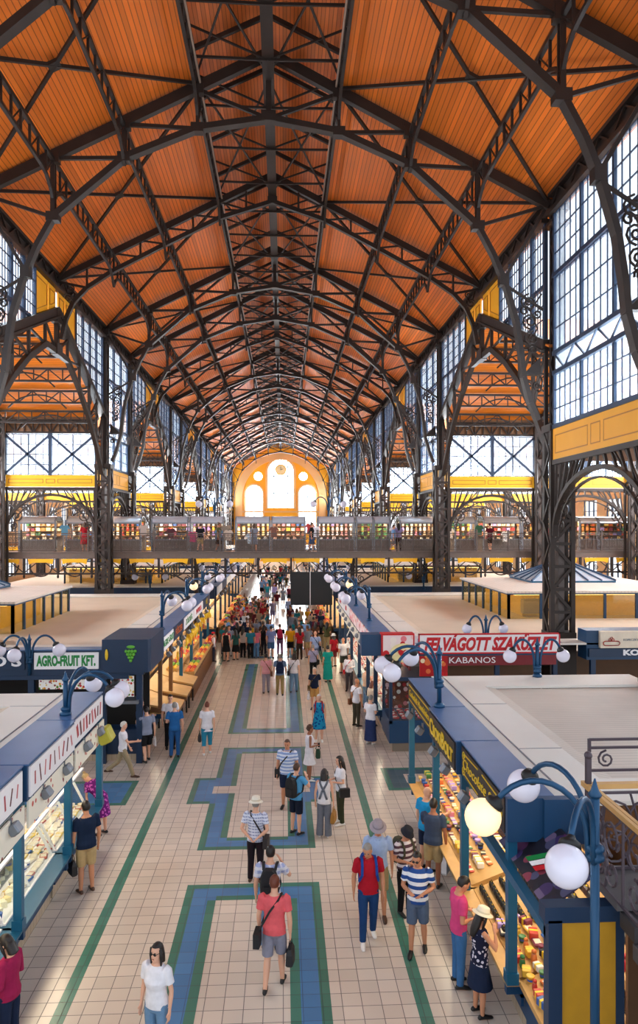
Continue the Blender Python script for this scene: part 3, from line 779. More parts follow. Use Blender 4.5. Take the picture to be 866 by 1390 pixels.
def open_bay(L):
    """gabled opening into a side hall: infill above the rake, gable truss, eaves girder"""
    c = L / 2; zr = lambda y: 16.9 - (16.9 - 13.5) * abs(y - c) / c
    fr = MB(); pn = MB(); pl = MB(); tr = MB(); ev = MB(); zt = 17.9
    for s in (-1, 1):
        ya, yb = c + s * .2, c + s * 2.9                      # yellow fields next to the peak
        for a, d in ((ya, c + s * 1.15), (c + s * 1.25, yb)):
            pl.extr([(0, a, zr(a) + .12), (0, d, zr(d) + .12), (0, d, zt), (0, a, zt)], (.06, 0, 0), 0)
            i = .16 * s
            q = [(-.012, a + i, zr(a) + .42), (-.012, d - i, zr(d) + .5), (-.012, d - i, zt - .22), (-.012, a + i, zt - .22)]
            pl.path(q + q[:1], .03, .03, 1)
        y1 = c + s * (c - .42)
        pn.extr([(.03, yb, zr(yb)), (.03, y1, zr(y1)), (.03, y1, zt), (.03, yb, zt)], (.01, 0, 0))
        k = 4
        for i in range(k * 5 + 1):
            y = yb + (y1 - yb) * i / (k * 5); w = .12 if i % 5 == 0 else .03; fr.box(-w / 2, w / 2, y - w / 2, y + w / 2, zr(y), zt)
        for j, z in enumerate((14.6, 15.1, 15.75, 16.3, 16.8, 17.35)):
            y = yb if z > zr(yb) else c + s * (c * (16.9 - z) / 3.4); w = .12 if j == 2 else .035
            fr.box(-w / 2, w / 2, min(y, y1), max(y, y1), z - w / 2, z + w / 2)
        # rake and gable truss
        foot = (0, c + s * (c - .35), 13.6)
        tr.bar((0, c, 16.95), foot, .3, .42, 0, (0, 0, 1)); tr.bar((-.12, c, 16.75), (-.12, foot[1], 13.4), .2, .1)
        low = [(c, 15.1), (c + s * 1.6, 15.1), (c + s * 3.6, 14.1), (c + s * 5.4, 12.9), (c + s * 6.9, 11.6), (c + s * (c - .4), 10.2)]
        tr.path([(0, y, z) for y, z in low], .26, .2, 0, (1, 0, 0))
        for (ya_, za), (yb_, zb) in zip(low, low[1:]):
            tr.bar((0, yb_, zb), (0, yb_, max(zr(yb_) - .2, zb)), .12, .12); tr.bar((0, ya_, za), (0, yb_, zr(yb_) - .2), .09, .09)
        scr = MB()
        for (u, v), r, a0, t in (((c + s * 7.6, 12.4), .4, 90, 1.5 * s), ((c + s * 7.0, 13.2), .3, 200, -1.4), ((c + s * 5.6, 13.9), .3, 30, 1.4)):
            scr.tube([(0, p, q) for p, q in spiral((u, v), r, a0, t)], .035, 5)
        tr.merge(scr)
    tr.bar((0, c, 15.1), (0, c, 16.9), .2, .2); tr.rbox((0, c, 15.2), (.3, .8, .5)); tr.rbox((0, c, 16.7), (.34, .9, .6))
    ev.box(-.2, .1, .3, L - .3, 17.9, 18.05); ev.box(-.2, .1, .3, L - .3, 18.5, 18.62); ev.box(-.02, .02, .3, L - .3, 18.0, 18.6); n = 22
    for i in range(n): p, q = .3 + (L - .6) * i / n, .3 + (L - .6) * (i + 1) / n; ev.bar((-.1, p, 18.0 if i % 2 else 18.55), (-.1, q, 18.55 if i % 2 else 18.0), .06)
    return fr.mesh('frame', FRAMEM), pn.mesh('pane', WPANE), pl.mesh('panel', [YEL, YELTRIM]), tr.mesh('gable', IRON), ev.mesh('eaves', IRON)
wb, wb1, ob = window_bay(6.5), window_bay(7.5), open_bay(17.2)
nw = 0
for n in (-1, 1, 2, 4, 5, 7, 8, 10, 11, 13, 14, 16):
    y0 = T.get(n, -.2); wide = n % 3 == 2; L = 17.2 if n < 0 else (T[n + 2] - y0) if wide and n + 2 in T else T[n + 1] - y0
    for s in (-1, 1):
        ms = ob if wide else (wb1 if n == 1 else wb); nw += 1
        e = struct(link('window_%d' % nw, None)); e.location = (s * WX, y0, 0)
        if s < 0: e.rotation_euler.z = math.pi; e.location.y = y0 + L
        link('window_frame', ms[0], e); link('window_pane', ms[1], e)
        for nm, m in (('wall_panel', ms[2]), ('arch_beam', ms[3]), ('eaves_beam', ms[4])):
            o = struct(link(nm, m)); o.location = e.location; o.rotation_euler = e.rotation_euler

# --- side halls behind the wide openings, with the cross wall at their far end
def cross_wall(X0, X1):
    """local: x across from X0 to X1, y = 0 plane, faces -y"""
    fr = MB(); pn = MB(); st = MB(); sp = MB(); cl = MB()
    xs = [X0, X0 + 5.6, X0 + 11.2, X1]
    sw = lambda mb: [setattr(mb, 'v', [(p[1], p[0], p[2]) for p in mb.v]), setattr(mb, 'f', [tuple(reversed(f)) for f in mb.f])]
    for a, c in zip(xs, xs[1:]):
        a, c = a + .3, c - .3
        f = MB(); grid_frame(f, a, c, 10.15, 12.45, 4, 4, .05, 3)
        f.bar((-.12, a, 10.2), (-.12, (a + c) / 2, 12.4), .13, .1, 0, (1, 0, 0)); f.bar((-.12, a, 12.4), (-.12, (a + c) / 2, 10.2), .13, .1, 0, (1, 0, 0))
        f.bar((-.12, c, 10.2), (-.12, (a + c) / 2, 12.4), .13, .1, 0, (1, 0, 0)); f.bar((-.12, c, 12.4), (-.12, (a + c) / 2, 10.2), .13, .1, 0, (1, 0, 0))
        f.box(-.18, .02, (a + c) / 2 - .09, (a + c) / 2 + .09, 10.1, 12.5); sw(f); fr.merge(f)
        pn.box(a, c, .03, .04, 10.1, 12.5)
        p = MB(); panel_band(p, a, c, 9.45, 10.12, -.08); sw(p); st.merge(p)
        g = MB(); spandrel(g, a, c, 6.9, 9.0, 9.35); sw(g); sp.merge(g)
        sp.box(a, c, -.1, .1, 12.5, 12.6); sp.box(a, c, -.1, .1, 13.2, 13.3)
        for i in range(10): u, w = a + (c - a) * i / 10, a + (c - a) * (i + 1) / 10; sp.bar((u, 0, 12.55 if i % 2 else 13.25), (w, 0, 13.25 if i % 2 else 12.55), .06); sp.bar((u, 0, 12.5), (u, 0, 13.3), .05)
        sp.box(a, c, .05, .1, 12.55, 13.6, 1)
    for x in xs[1:-1]:
        for dx in (-.26, .26):
            for dy in (-.24, .24): cl.box(x + dx - .06, x + dx + .06, dy - .07, dy + .07, 0, 13.4)
        cl.box(x - .1, x + .1, -.2, .2, 0, 13.4, 1)
        for i in range(17):
            p, q = (x - .26, -.3, .3 + i * .77), (x + .26, -.3, .3 + (i + 1) * .77)
            if i % 2: p, q = (x + .26, -.3, p[2]), (x - .26, -.3, q[2])
            cl.bar(p, q, .05, .09)
    return fr.mesh('f', FRAMEM), pn.mesh('p', WPANE), st.mesh('s', [YELB, YELTRIM]), sp.mesh('a', [IRON, WOOD_D]), cl.mesh('c', [IRON, IRON2])
cwm = {1: cross_wall(WX + .2, XO), -1: None}
def mirror_mesh(me):
    m2 = me.copy()
    for v in m2.vertices: v.co.x *= -1
    m2.flip_normals(); return m2
cwm[-1] = tuple(mirror_mesh(m) for m in cwm[1])
def side_truss():
    """local: along y from 0 to 17.2, carries the side hall roof"""
    b = MB(); L = 17.2; c = L / 2
    for s in (-1, 1):
        b.bar((0, c, 16.6), (0, c + s * c, 13.3), .18, .24); low = [(c, 15.3), (c + s * 2.2, 15.0), (c + s * 4.4, 13.9), (c + s * 6.6, 12.6), (c + s * 8.4, 11.2)]
        b.path([(0, y, z) for y, z in low], .18, .16, 0, (1, 0, 0))
        for y, z in low: b.bar((0, y, z), (0, y, 16.6 - 3.3 * abs(y - c) / c), .1, .1)
        for (ya, za), (yb, zb) in zip(low, low[1:]): b.bar((0, ya, za), (0, yb, 16.5 - 3.3 * abs(yb - c) / c), .07, .07)
    return b.mesh('side_truss', IRON)
def side_purlin(W):
    b = MB(); b.bar((0, 0, 0), (W, 0, 0), .14, .1); b.bar((0, 0, -.62), (W, 0, -.62), .14, .1); n = 22
    for i in range(n): u, w = W * i / n, W * (i + 1) / n; b.bar((u, 0, -.6 if i % 2 else 0), (w, 0, 0 if i % 2 else -.6), .055); b.bar((u, 0, 0), (u, 0, -.62), .05)
    for k in range(3): b.path(arc((W * (k + .5) / 3, -2.2), 2.0, 40, 140, 8), .1, .07)
    return b.mesh('side_purlin', IRON)
STM, SPM = side_truss(), side_purlin(XO - WX - .4)
BRICK = mat('pale_brick', '#c9a67a', .8, 0, .2, 3)
bulb_parts = []
for n in (2, 5, 8, 11):
    y0, y1 = T[n], T[n + 2]; c = (y0 + y1) / 2
    for s in (-1, 1):
        for ya, yb in ((y0, c), (y1, c)):
            b = MB(); xa, xb = s * (WX - .05), s * XO
            b.hexa([(xa, ya, 13.45), (xb, ya, 13.45), (xb, yb, 16.85), (xa, yb, 16.85), (xa, ya, 13.53), (xb, ya, 13.53), (xb, yb, 16.93), (xa, yb, 16.93)])
            struct(b.build('ceiling', ROOFX))
        for k in range(1, 5):
            for q in (-1, 1):
                y = c + q * 8.6 * k / 4.4
                o = struct(link('purlin_beam', SPM)); o.location = (s * (WX + .2) if s > 0 else -XO + .2, y, 16.85 - 3.4 * k / 4.4 - .12)
        for dx in (5.6, 11.2):
            o = struct(link('gable_beam', STM)); o.location = (s * (WX + .2 + dx), y0, 0)
        e = struct(link('window_%d' % (nw + 1), None)); nw += 1; e.location.y = y1; m = cwm[s]
        link('window_frame', m[0], e); link('window_pane', m[1], e)
        for nm, k in (('wall_panel', 2), ('arch_beam', 3), ('column', 4)):
            o = struct(link(nm, m[k])); o.location.y = y1
# low flat ceilings beside the window bays, the outer walls, the end wall
b = MB()
for n in (1, 4, 7, 10, 13, 16):
    for s in (-1, 1): b = MB(); b.box(s * (WX + .15), s * XO, T[n] + .15, T[n + 1] - .1, 9.5, 9.62); struct(b.build('ceiling', WOOD_D))
for s in (-1, 1):
    b = MB()
    b.box(s * XO, s * (XO + .3), 17, YEND, 0, 2.2); b.box(s * XO, s * (XO + .3), 17, YEND, 5.2, 6.6)
    b.box(s * XO, s * (XO + .3), 17, YEND, 9.3, 17.2 if False else 10.4)
    y = 17
    while y < YEND - 4:
        b.box(s * XO, s * (XO + .3), y, y + 1.6, 2.2, 5.2); b.box(s * XO, s * (XO + .3), y, y + 1.6, 6.6, 9.3); y += 4.3
    struct(b.build('wall_right' if s > 0 else 'wall_left', BRICK))
    fr = MB(); y = 17
    while y < YEND - 4:
        for z0, z1 in ((2.2, 5.2), (6.6, 9.3)):
            for i in range(4): fr.box(s * (XO + .1), s * (XO + .2), y + 1.6 + i * .9 - .04, y + 1.6 + i * .9 + .04, z0, z1)
            for j in range(4): fr.box(s * (XO + .1), s * (XO + .2), y + 1.6, y + 4.3, z0 + (z1 - z0) * j / 3 - .03, z0 + (z1 - z0) * j / 3 + .03)
        y += 4.3
    nw += 1; struct(fr.build('window_%d' % nw, FRAMEM))
    for n in (2, 5, 8, 11):                                   # gable windows at the outer end of each side hall
        y0, y1 = T[n], T[n + 2]; c = (y0 + y1) / 2; g = MB()
        for i in range(9): y = y0 + (y1 - y0) * i / 8; g.box(s * (XO + .1), s * (XO + .2), y - .06, y + .06, 10.4, 16.9 - 3.4 * abs(y - c) / 8.6)
        for z in (11.6, 12.8, 14.0, 15.2): h = min(8.6, 8.6 * (16.9 - z) / 3.4); g.box(s * (XO + .1), s * (XO + .2), c - h, c + h, z - .05, z + .05)
        nw += 1; struct(g.build('window_%d' % nw, FRAMEM))

# --- end wall, cut through by its windows
ENDY = mat('end_wall_yellow', '#f6b022', .6, 0, .08, .4); ENDT = mat('end_wall_trim', '#e3b478', .6, 0, .08, .5)
def curve_mesh(name, loops, ext, m):
    cu = bpy.data.curves.new(name, 'CURVE'); cu.dimensions = '2D'; cu.fill_mode = 'BOTH'; cu.extrude = ext
    for pts in loops:
        sp = cu.splines.new('POLY'); sp.points.add(len(pts) - 1); sp.use_cyclic_u = True
        for p, q in zip(sp.points, pts): p.co = (q[0], q[1], 0, 1)
    o = bpy.data.objects.new('tmp', cu); col.objects.link(o)
    dg = bpy.context.evaluated_depsgraph_get(); dg.update(); me = bpy.data.meshes.new_from_object(o.evaluated_get(dg))
    bpy.data.objects.remove(o); bpy.data.curves.remove(cu); me.materials.clear(); me.materials.append(m); return me
def arched(cx, z0, z1, w, n=14):
    r = w / 2; return [(cx - r, z0), (cx + r, z0)] + [(cx + r * math.cos(R(180 * i / n)), z1 - r + r * math.sin(R(180 * i / n))) for i in range(n + 1)]
def circ(cx, cz, r, n=20): return [(cx + r * math.cos(2 * math.pi * i / n), cz + r * math.sin(2 * math.pi * i / n)) for i in range(n)]
LIGHTS_ = [arched(0, 10.6, 20.3, 5.1), arched(-5.3, 5.7, 15.1, 3.4), arched(5.3, 5.7, 15.1, 3.4), circ(-4.5, 16.9, .85), circ(4.5, 16.9, .85)]
W = 10.4
o = struct(link('wall_end', curve_mesh('end', [[(-W, 0), (W, 0), (W, 18.3), (0, 24.2), (-W, 18.3)]] + LIGHTS_, .15, ENDY))); o.rotation_euler.x = R(90); o.location.y = YEND
def ring_band(r0, r1, zc, x0=0, n=28): return [(x0 + r1 * math.cos(R(180 * i / n)), zc + r1 * math.sin(R(180 * i / n))) for i in range(n + 1)] + [(x0 + r0 * math.cos(R(180 * (n - i) / n)), zc + r0 * math.sin(R(180 * (n - i) / n))) for i in range(n + 1)]
b = MB()
def bandpoly(b, r0, r1, zc, x0, y, n=28, foot=None):
    for i in range(n):
        a0, a1 = R(180 * i / n), R(180 * (i + 1) / n)
        P = [(x0 + r * math.cos(a), y, zc + r * math.sin(a)) for r, a in ((r0, a0), (r1, a0), (r1, a1), (r0, a1))]
        b.extr(P, (0, .2, 0))
    if foot is not None:
        for s in (-1, 1): b.box(x0 + s * r0, x0 + s * r1, y, y + .2, foot, zc)
bandpoly(b, 7.6, 9.0, 12.6, 0, YEND - .38, 32, 5.6); bandpoly(b, 2.6, 3.0, 17.75, 0, YEND - .34, 20, 10.4)
for s in (-1, 1): bandpoly(b, 1.75, 2.05, 13.4, s * 5.3, YEND - .34, 16, 5.7)
b.box(-9, 9, YEND - .4, YEND - .2, 9.7, 10.0); struct(b.build('trim_3', ENDT))
fr = MB(); y = YEND
for x in (-1.35, 1.35): fr.box(x - .09, x + .09, y - .08, y + .02, 10.6, 20)
for z in (13.6, 16.9): fr.box(-2.5, 2.5, y - .08, y + .02, z - .09, z + .09)
for s in (-1, 1):
    fr.box(s * 3.6, s * 7, y - .08, y + .02, 12.75, 12.9); fr.box(s * 5.3 - .05, s * 5.3 + .05, y - .08, y + .02, 5.7, 15)
nw += 1; struct(fr.build('window_%d' % nw, FRAMEM))
pn = MB(); pn.box(-7.5, 7.5, y + .2, y + .22, 5, 20.6); struct(pn.build('window_%d' % (nw + 1), WPANE))
c = thing('clock', 'round gilt clock hanging in the tall arched window of the end wall', 'clock', (0, YEND - .45, 18.2))
b = MB(); b.lathe([(.05, -.05), (.95, -.05), (.95, .06), (.05, .06)], n=28); o = b.build('clock_face', mat('clock_cream', '#f3e4b0', .4), c); o.rotation_euler.x = R(90)
b = MB(); b.tube([(1.0 * math.cos(2 * math.pi * i / 28), 0, 1.0 * math.sin(2 * math.pi * i / 28)) for i in range(29)], .11, 6); b.build('rim', mat('gilt', '#d9a520', .35, .6), c)
b = MB(); b.bar((0, -.1, -.1), (0, -.1, .6), .07); b.bar((-.05, -.1, 0), (.42, -.1, .12), .08); b.build('hand', BLACK, c)
b = MB(); b.box(-.04, .04, .0, .08, .9, 2.1); b.build('bracket', IRON, c)

# --- floor with its inlaid bands
FLOORM = tiles('cream_tiles', '#ddd0c3', '#55504f', .3, -.1, .05, .2)
b = MB(); b.box(-XO - 2, XO + 2, -2, YEND + 2, -.2, 0); struct(b.build('floor', FLOORM))
TG = tiles('green_tiles', '#4f8273', '#27403c', .3, -.1, .05, .22, .1); TB = tiles('blue_tiles', '#5585b5', '#2a4a6e', .3, -.1, .05, .22, .1)
TBD = tiles('slate_tiles', '#5a6e78', '#39464e', .3, -.1, .05, .22, .1)
ox = -.1
strips = MB()
for s in (-1, 1): strips.box(ox + s * 2.62, ox + s * 2.82, 0, YEND, 0, .003)
struct(strips.build('trim_4', TG))
def band(name, segs):
    """three-line inlay: green, blue, green. segs: rectangles of the whole band with which sides are edges"""
    g = MB(); bl = MB()
    for x0, x1, y0, y1, e in segs:
        t = .16
        bl.box(ox + x0 + (t if 'l' in e else 0), ox + x1 - (t if 'r' in e else 0), y0 + (t if 'b' in e else 0), y1 - (t if 't' in e else 0), 0, .003)
        if 'l' in e: g.box(ox + x0, ox + x0 + t, y0, y1, 0, .0034)
        if 'r' in e: g.box(ox + x1 - t, ox + x1, y0, y1, 0, .0034)
        if 'b' in e: g.box(ox + x0, ox + x1, y0, y0 + t, 0, .0038)
        if 't' in e: g.box(ox + x0, ox + x1, y1 - t, y1, 0, .0038)
    return g, bl
o_, w_ = 1.33, .62
def mirror(segs): return segs + [(-x1, -x0, y0, y1, e.replace('l', 'Q').replace('r', 'l').replace('Q', 'r')) for x0, x1, y0, y1, e in segs]
figs = []
def u_fig(y0, y1, openend):        # legs along y, closed at the other end
    L = mirror([(-o_, -o_ + w_, y0 if openend == 'b' else y0 + w_, y1 if openend == 't' else y1 - w_, 'lr')])
    if openend == 'b': L += [(-o_, o_, y1 - w_, y1, 'tl r'.replace(' ', '')), (-o_ + w_, o_ - w_, y1 - w_, y1 - w_ + .16, 'b')]
    else: L += [(-o_, o_, y0, y0 + w_, 'blr'), (-o_ + w_, o_ - w_, y0 + w_ - .16, y0 + w_, 't')]
    return L
def jog_fig(y0, k=1):
    L = mirror([(-o_, -o_ + w_, y0 + w_, y0 + 2.7, 'lr'), (-o_ - .6, -o_, y0 + 2.7, y0 + 4.6, 'lbt'), (-o_, -o_ + w_, y0 + 2.7, y0 + 3.4, 'r'), (-o_, -o_ + w_, y0 + 3.95, y0 + 4.6, 'r'), (-o_, -o_ + w_, y0 + 4.6, y0 + 7.4 - w_, 'lr')])
    L += [(-o_, o_, y0, y0 + w_, 'blr'), (-o_ + w_, o_ - w_, y0 + w_ - .16, y0 + w_, 't'), (-o_, o_, y0 + 7.4 - w_, y0 + 7.4, 'tlr'), (-o_ + w_, o_ - w_, y0 + 7.4 - w_, y0 + 7.4 - w_ + .16, 'b')]
    return L
G_, B_ = MB(), MB()
for segs in (u_fig(2.1, 14.65, 'b'), jog_fig(16.2), u_fig(25.15, 37.7, 't'), jog_fig(39.3), u_fig(48.2, 60.7, 't'), jog_fig(62.3), u_fig(71.2, 83.7, 't'), jog_fig(85.3)):
    g, bl = band('x', segs); G_.merge(g); B_.merge(bl)
for s in (-1, 1):                  # frames in the cross aisle
    x0, x1 = (3.5, 9.0)
    g, bl = band('x', [((x0 if s > 0 else -x1), (x1 if s > 0 else -x0), 18.9 + .7 * (s > 0), 20.7 + .7 * (s > 0), 'lrtb')]); G_.merge(g)
    if s > 0: bl2 = MB(); bl2.box(ox + x0 + .16, ox + x1 - .16, 19.76, 21.24, 0, .003); struct(bl2.build('trim_8', TBD))
    else: B_.merge(bl)
struct(G_.build('trim_5', TG)); struct(B_.build('trim_6', TB))
b = MB(); b.box(ox + 4.1, ox + 8.5, 20.15, 20.85, 0, .0036); struct(b.build('trim_7', FLOORM))
# ------------------------------------------------------------------ lamps
def lamp(label, X, Y, z0, h, dirs, r=.95, g=.2, lit=(), foot=True, group='globe lamps'):
    t = thing('globe_lamp', label, 'lamp', (X, Y, z0), 0, group)
    b = MB(); b.tube([(0, 0, 0), (0, 0, h)], .05, 10); b.lathe([(.06, h), (.075, h + .03), (.045, h + .07), (.03, h + .12), (.008, h + .2)], n=10); b.build('post', LAMPB, t, True)
    c = MB(); zc = h - .6; c.lathe([(.055, zc - .1), (.1, zc - .07), (.1, zc - .03), (.075, zc), (.1, zc + .03), (.1, zc + .07), (.055, zc + .1)], n=12)
    if foot: c.lathe([(.12, 0), (.12, .05), (.07, .1)], n=10)
    c.build('collar', LAMPB, t, True)
    for i, a in enumerate(dirs):
        d = V((math.cos(R(a)), math.sin(R(a)), 0)); up = V((0, 0, 1))
        pts = [d * .07 + up * (zc - .1), d * .08 + up * (zc + .15)] + [d * (.08 + (r - .08) * (1 - math.cos(R(k))) / 1.82) + up * (zc + .15 + .6 * math.sin(R(k))) for k in range(12, 146, 12)]
        ab = MB(); ab.tube(pts, .033, 8); arm = ab.build('arm', LAMPB, t, True)
        e = pts[-1]; tdir = (pts[-1] - pts[-2]).normalized(); gc = e + tdir * (g + .03)
        q = V((0, 0, 1)).rotation_difference(tdir).to_matrix()
        cp = MB(); cp.lathe([(.035, -.06), (.05, -.03), (g * .5, 0), (g * .55, .05), (g * .3, .06)], n=14)
        cap = MB(); cap.merge(cp, Matrix.Translation(e) @ q.to_4x4()); cap.build('globe_cap', BLACK if g > .15 else LAMPB, arm, True)
        gb = MB(); gb.ell(gc, (g, g, g), 22, 14); gb.build('globe', GLOBE_ON if i in lit else GLOBE, arm, True)
    return t

# ------------------------------------------------------------------ roofs of the stall blocks
def block_roof(label, s, y0, y1, xo, near_edge=True, ribs=True, xi=4.3, z=3.4):
    t = thing('market_roof', label, 'roof', (0, 0, 0), 0, None)
    m = MB(); m.box(s * xi, s * 5.35, y0, y1, z - .06, z)
    m.box(s * 5.35, s * xo, y1 - 1.2, y1, z - .06, z); m.box(s * 5.35, s * xo, y0, y0 + .9, z - .06, z)
    m.build('border', CREAMROOF, t)
    d = MB(); d.hexa([(s * 5.35, y0 + .9, z - .12), (s * 5.65, y0 + .9, z - .12), (s * 5.65, y1 - 1.2, z - .12), (s * 5.35, y1 - 1.2, z - .12), (s * 5.35, y0 + .9, z), (s * 5.65, y0 + .9, z - .07), (s * 5.65, y1 - 1.2, z - .07), (s * 5.35, y1 - 1.2, z)])
    d.box(s * 5.65, s * xo, y0 + .9, y1 - 1.2, z - .14, z - .07)
    d.build('deck', RIB_X if ribs else ROOFTAN, t)
    e = MB(); e.box(s * 4.56, s * 4.585, y0 + .05, y1 - .02, z, z + .012)
    yy = y0 + 2.4
    while yy < y1 - .5: e.box(s * 4.6, s * 5.35, yy, yy + .015, z, z + .006); yy += 3.1
    e.build('seam', GREYM, t)
    return t

# ------------------------------------------------------------------ stall units along the aisle
SIGN_WHITE_PIC = picture('sausage_pictures', ['#b2252b', '#7a1f22', '#cc4a44', '#8d3a2a', '#3a3f6a', '#d88a80'], .16, '#ece9f2', .34)
PRICE_PIC = picture('price_pictures', ['#c64a3a', '#8a2f2a', '#e3b6a0', '#b06a50'], .2, '#f0ead8', .22)
MEATPIC = picture('meat_pictures', ['#c81d2a', '#e8808a', '#f5c0c0', '#a01520', '#f6e9e0'], .25, '#f3dfdf', .42)
GRIDPIC = picture('produce_pictures', ['#c8312a', '#d98a2a', '#5a8a2f', '#8a2f2a', '#e2c060', '#a3495a'], .09, '#f4f1ea', .42)
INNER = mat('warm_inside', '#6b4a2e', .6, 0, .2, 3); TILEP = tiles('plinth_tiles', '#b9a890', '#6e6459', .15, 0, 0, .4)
TUBE = mat('glow_strip', '#fff3d8', .4, 0, .02, 3, .5, '#ffe3b0', 5)
SPOTS = []
def stall(label, s, ya, yb, sign=WHITE, band=.0, kind='souvenir', base=3.95, back=6.6, last=False, post=TEAL, group=None):
    """one stall of a block: s = +1 right of the aisle, -1 left; its front looks at the aisle"""
    t = thing('market_stall', label, 'stall', (0, 0, 0), 0, group); x0 = 3.6 - band
    f = MB(); f.box(s * x0, s * 4.32, ya + .015, yb - .015, 2.9, 3.47, 0); f.box(s * (x0 - .02), s * 4.3, ya + .01, yb - .01, 3.47, 3.495, 1)
    f.build('fascia', [BLUE, CAPB], t)
    sb = MB(); sb.box(s * (x0 - .03), s * x0, ya + .08, yb - .08, 2.95, 3.43); sg = sb.build('sign_board', sign, t)
    for y in ((ya, yb) if last else (ya,)):
        p = MB(); p.box(s * 3.62, s * 3.75, y - .065, y + .065, .9, 2.9); p.box(s * 3.6, s * 3.77, y - .085, y + .085, .9, 1.06); p.build('post', post, t)
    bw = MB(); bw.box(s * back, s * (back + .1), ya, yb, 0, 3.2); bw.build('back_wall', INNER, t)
    c = MB(); c.box(s * base, s * (base + .75), ya + .05, yb - .05, .26, .86, 0); c.box(s * (base + .05), s * (base + .7), ya + .05, yb - .05, 0, .26, 1); c.box(s * (base - .1), s * (base + .05), ya + .08, yb - .08, .62, .66, 0); c.box(s * (base - .1), s * (base - .06), ya + .08, yb - .08, .5, .66, 0)
    c.box(s * (base - .34), s * (base + .8), ya - .04, yb + .04, .86, .9, 2); c.box(s * (base - .3), s * base, ya + .1, ya + .2, .66, .86, 0); c.box(s * (base - .3), s * base, yb - .2, yb - .1, .66, .86, 0); c.build('counter', [BLUE, TILEP, WOOD if kind != 'deli' else TEAL], t)
    lt = MB(); lt.box(s * 4.5, s * 4.58, ya + .25, yb - .25, 2.72, 2.77); lt.build('glow_strip', TUBE, t)
    for k in (0.3, .75):
        y = ya + (yb - ya) * k
        sp = MB(); sp.rbox((s * 3.5, y, 2.76), (.15, .2, .17), Matrix.Rotation(s * R(35), 3, 'Y'), 0, .02); sp.box(s * 3.55, s * 3.59, y - .02, y + .02, 2.8, 2.92); sp.build('spotlight', GREYM, t)
    if kind == 'deli':
        v = MB(); v.box(s * 3.56, s * 3.59, ya + .08, yb - .08, 2.45, 2.89); v.build('price_strip', PRICE_PIC, t)
        g = MB(); g.hexa([(s * (base - .02), ya + .1, .9), (s * base, ya + .1, .9), (s * base, yb - .05, .9), (s * (base - .02), yb - .05, .9), (s * (base + .10), ya + .1, 1.75), (s * (base + .12), ya + .1, 1.75), (s * (base + .12), yb - .05, 1.75), (s * (base + .10), yb - .05, 1.75)])
        g.build('glass_front', CGLASS, t)
        r = MB()
        for y in (ya + .1, (ya + yb) / 2, yb - .06): r.bar((s * (base + .02), y, .9), (s * (base + .3), y, 1.45), .03, .05)
        r.box(s * (base - .03), s * (base + .03), ya + .08, yb - .03, .88, .93); r.box(s * (base + .08), s * (base + .14), ya + .08, yb - .03, 1.74, 1.78); r.build('case_frame', WHITE, t)
        d = MB(); d.box(s * (base + .02), s * (base + 1.05), ya + .06, yb - .04, .9, .93); d.build('display_deck', WHITE, t)
        sh = MB()
        for z in (1.0, 1.4, 1.8, 2.2): sh.box(s * (back - .55), s * back, ya + .1, yb - .1, z, z + .03)
        sh.build('back_shelf', GREYM, t)
    else:
        d = MB()
        d.hexa([(s * (base - .12), ya + .06, .84), (s * (base + .75), ya + .06, .84), (s * (base + .75), yb - .06, .84), (s * (base - .12), yb - .06, .84), (s * (base - .12), ya + .06, .92), (s * (base + .75), ya + .06, 1.25), (s * (base + .75), yb - .06, 1.25), (s * (base - .12), yb - .06, .92)])
        d.build('display_deck', WOOD, t)
        sh = MB(); sh.hexa([(s * (base + .95), ya + .06, 1.2), (s * (base + 1.7), ya + .06, 1.2), (s * (base + 1.7), yb - .06, 1.2), (s * (base + .95), yb - .06, 1.2), (s * (base + .95), ya + .06, 1.4), (s * (base + 1.7), ya + .06, 1.95), (s * (base + 1.7), yb - .06, 1.95), (s * (base + .95), yb - .06, 1.4)])
        sh.build('back_shelf', WOOD, t)
    return t, sg

# --- goods: one of each kind, then copies
PROTO = {}
def goods(kind, loc, rz=0, label=None, group=None, scale=1, mats=None, tilt=0):
    fn, cat, nm = KINDS[kind]
    if kind not in PROTO: PROTO[kind] = fn()
    me = PROTO[kind]
    o = link(nm, me); o.location = loc; o.rotation_euler = (0, tilt, rz); o.scale = (scale,) * 3 if not isinstance(scale, tuple) else scale
    if mats is not None: o.material_slots[0].link = 'OBJECT'; o.material_slots[0].material = mats
    return tag(o, label, cat, group)
def m_purse():
    b = MB(); b.loft([[(x * k, y * w, z) for x, y in ((-.035, -.08), (.035, -.08), (.045, 0), (.035, .08), (-.035, .08), (-.045, 0))] for z, k, w in ((0, .8, .9), (.03, 1.1, 1), (.09, .8, .85), (.11, .3, .6))]); b.tube([(0, -.05, .1), (0, -.03, .135), (0, .03, .135), (0, .05, .1)], .006, 5); b.box(-.012, .012, -.015, .015, .1, .122, 1); return b.mesh('purse', [BLACK, GOLD])
def m_box():
    b = MB(); b.rbox((0, 0, .05), (.12, .17, .1), None, 0, .008); b.box(-.062, .062, -.02, .02, -.0, .102, 1); return b.mesh('gift_box', [mat('box_card', '#b8472f'), GOLD])
def m_bar():
    b = MB(); b.rbox((0, 0, .012), (.09, .17, .022), None, 0, .005); b.box(-.046, .046, -.03, .03, .0, .0245, 1); return b.mesh('chocolate_bar', [mat('wrap', '#4a2a1a', .4), mat('wrap_band', '#e5d6b0', .4)])
def m_doll():
    b = MB(); b.lathe([(.035, 0), (.045, .03), (.04, .09), (.028, .12)], n=12); b.ell((0, 0, .14), (.032, .032, .036), 12, 8, 1); b.lathe([(.036, .135), (.034, .165), (.01, .18)], n=12, m=0); return b.mesh('doll', [RED, SKIN['fair']], True)
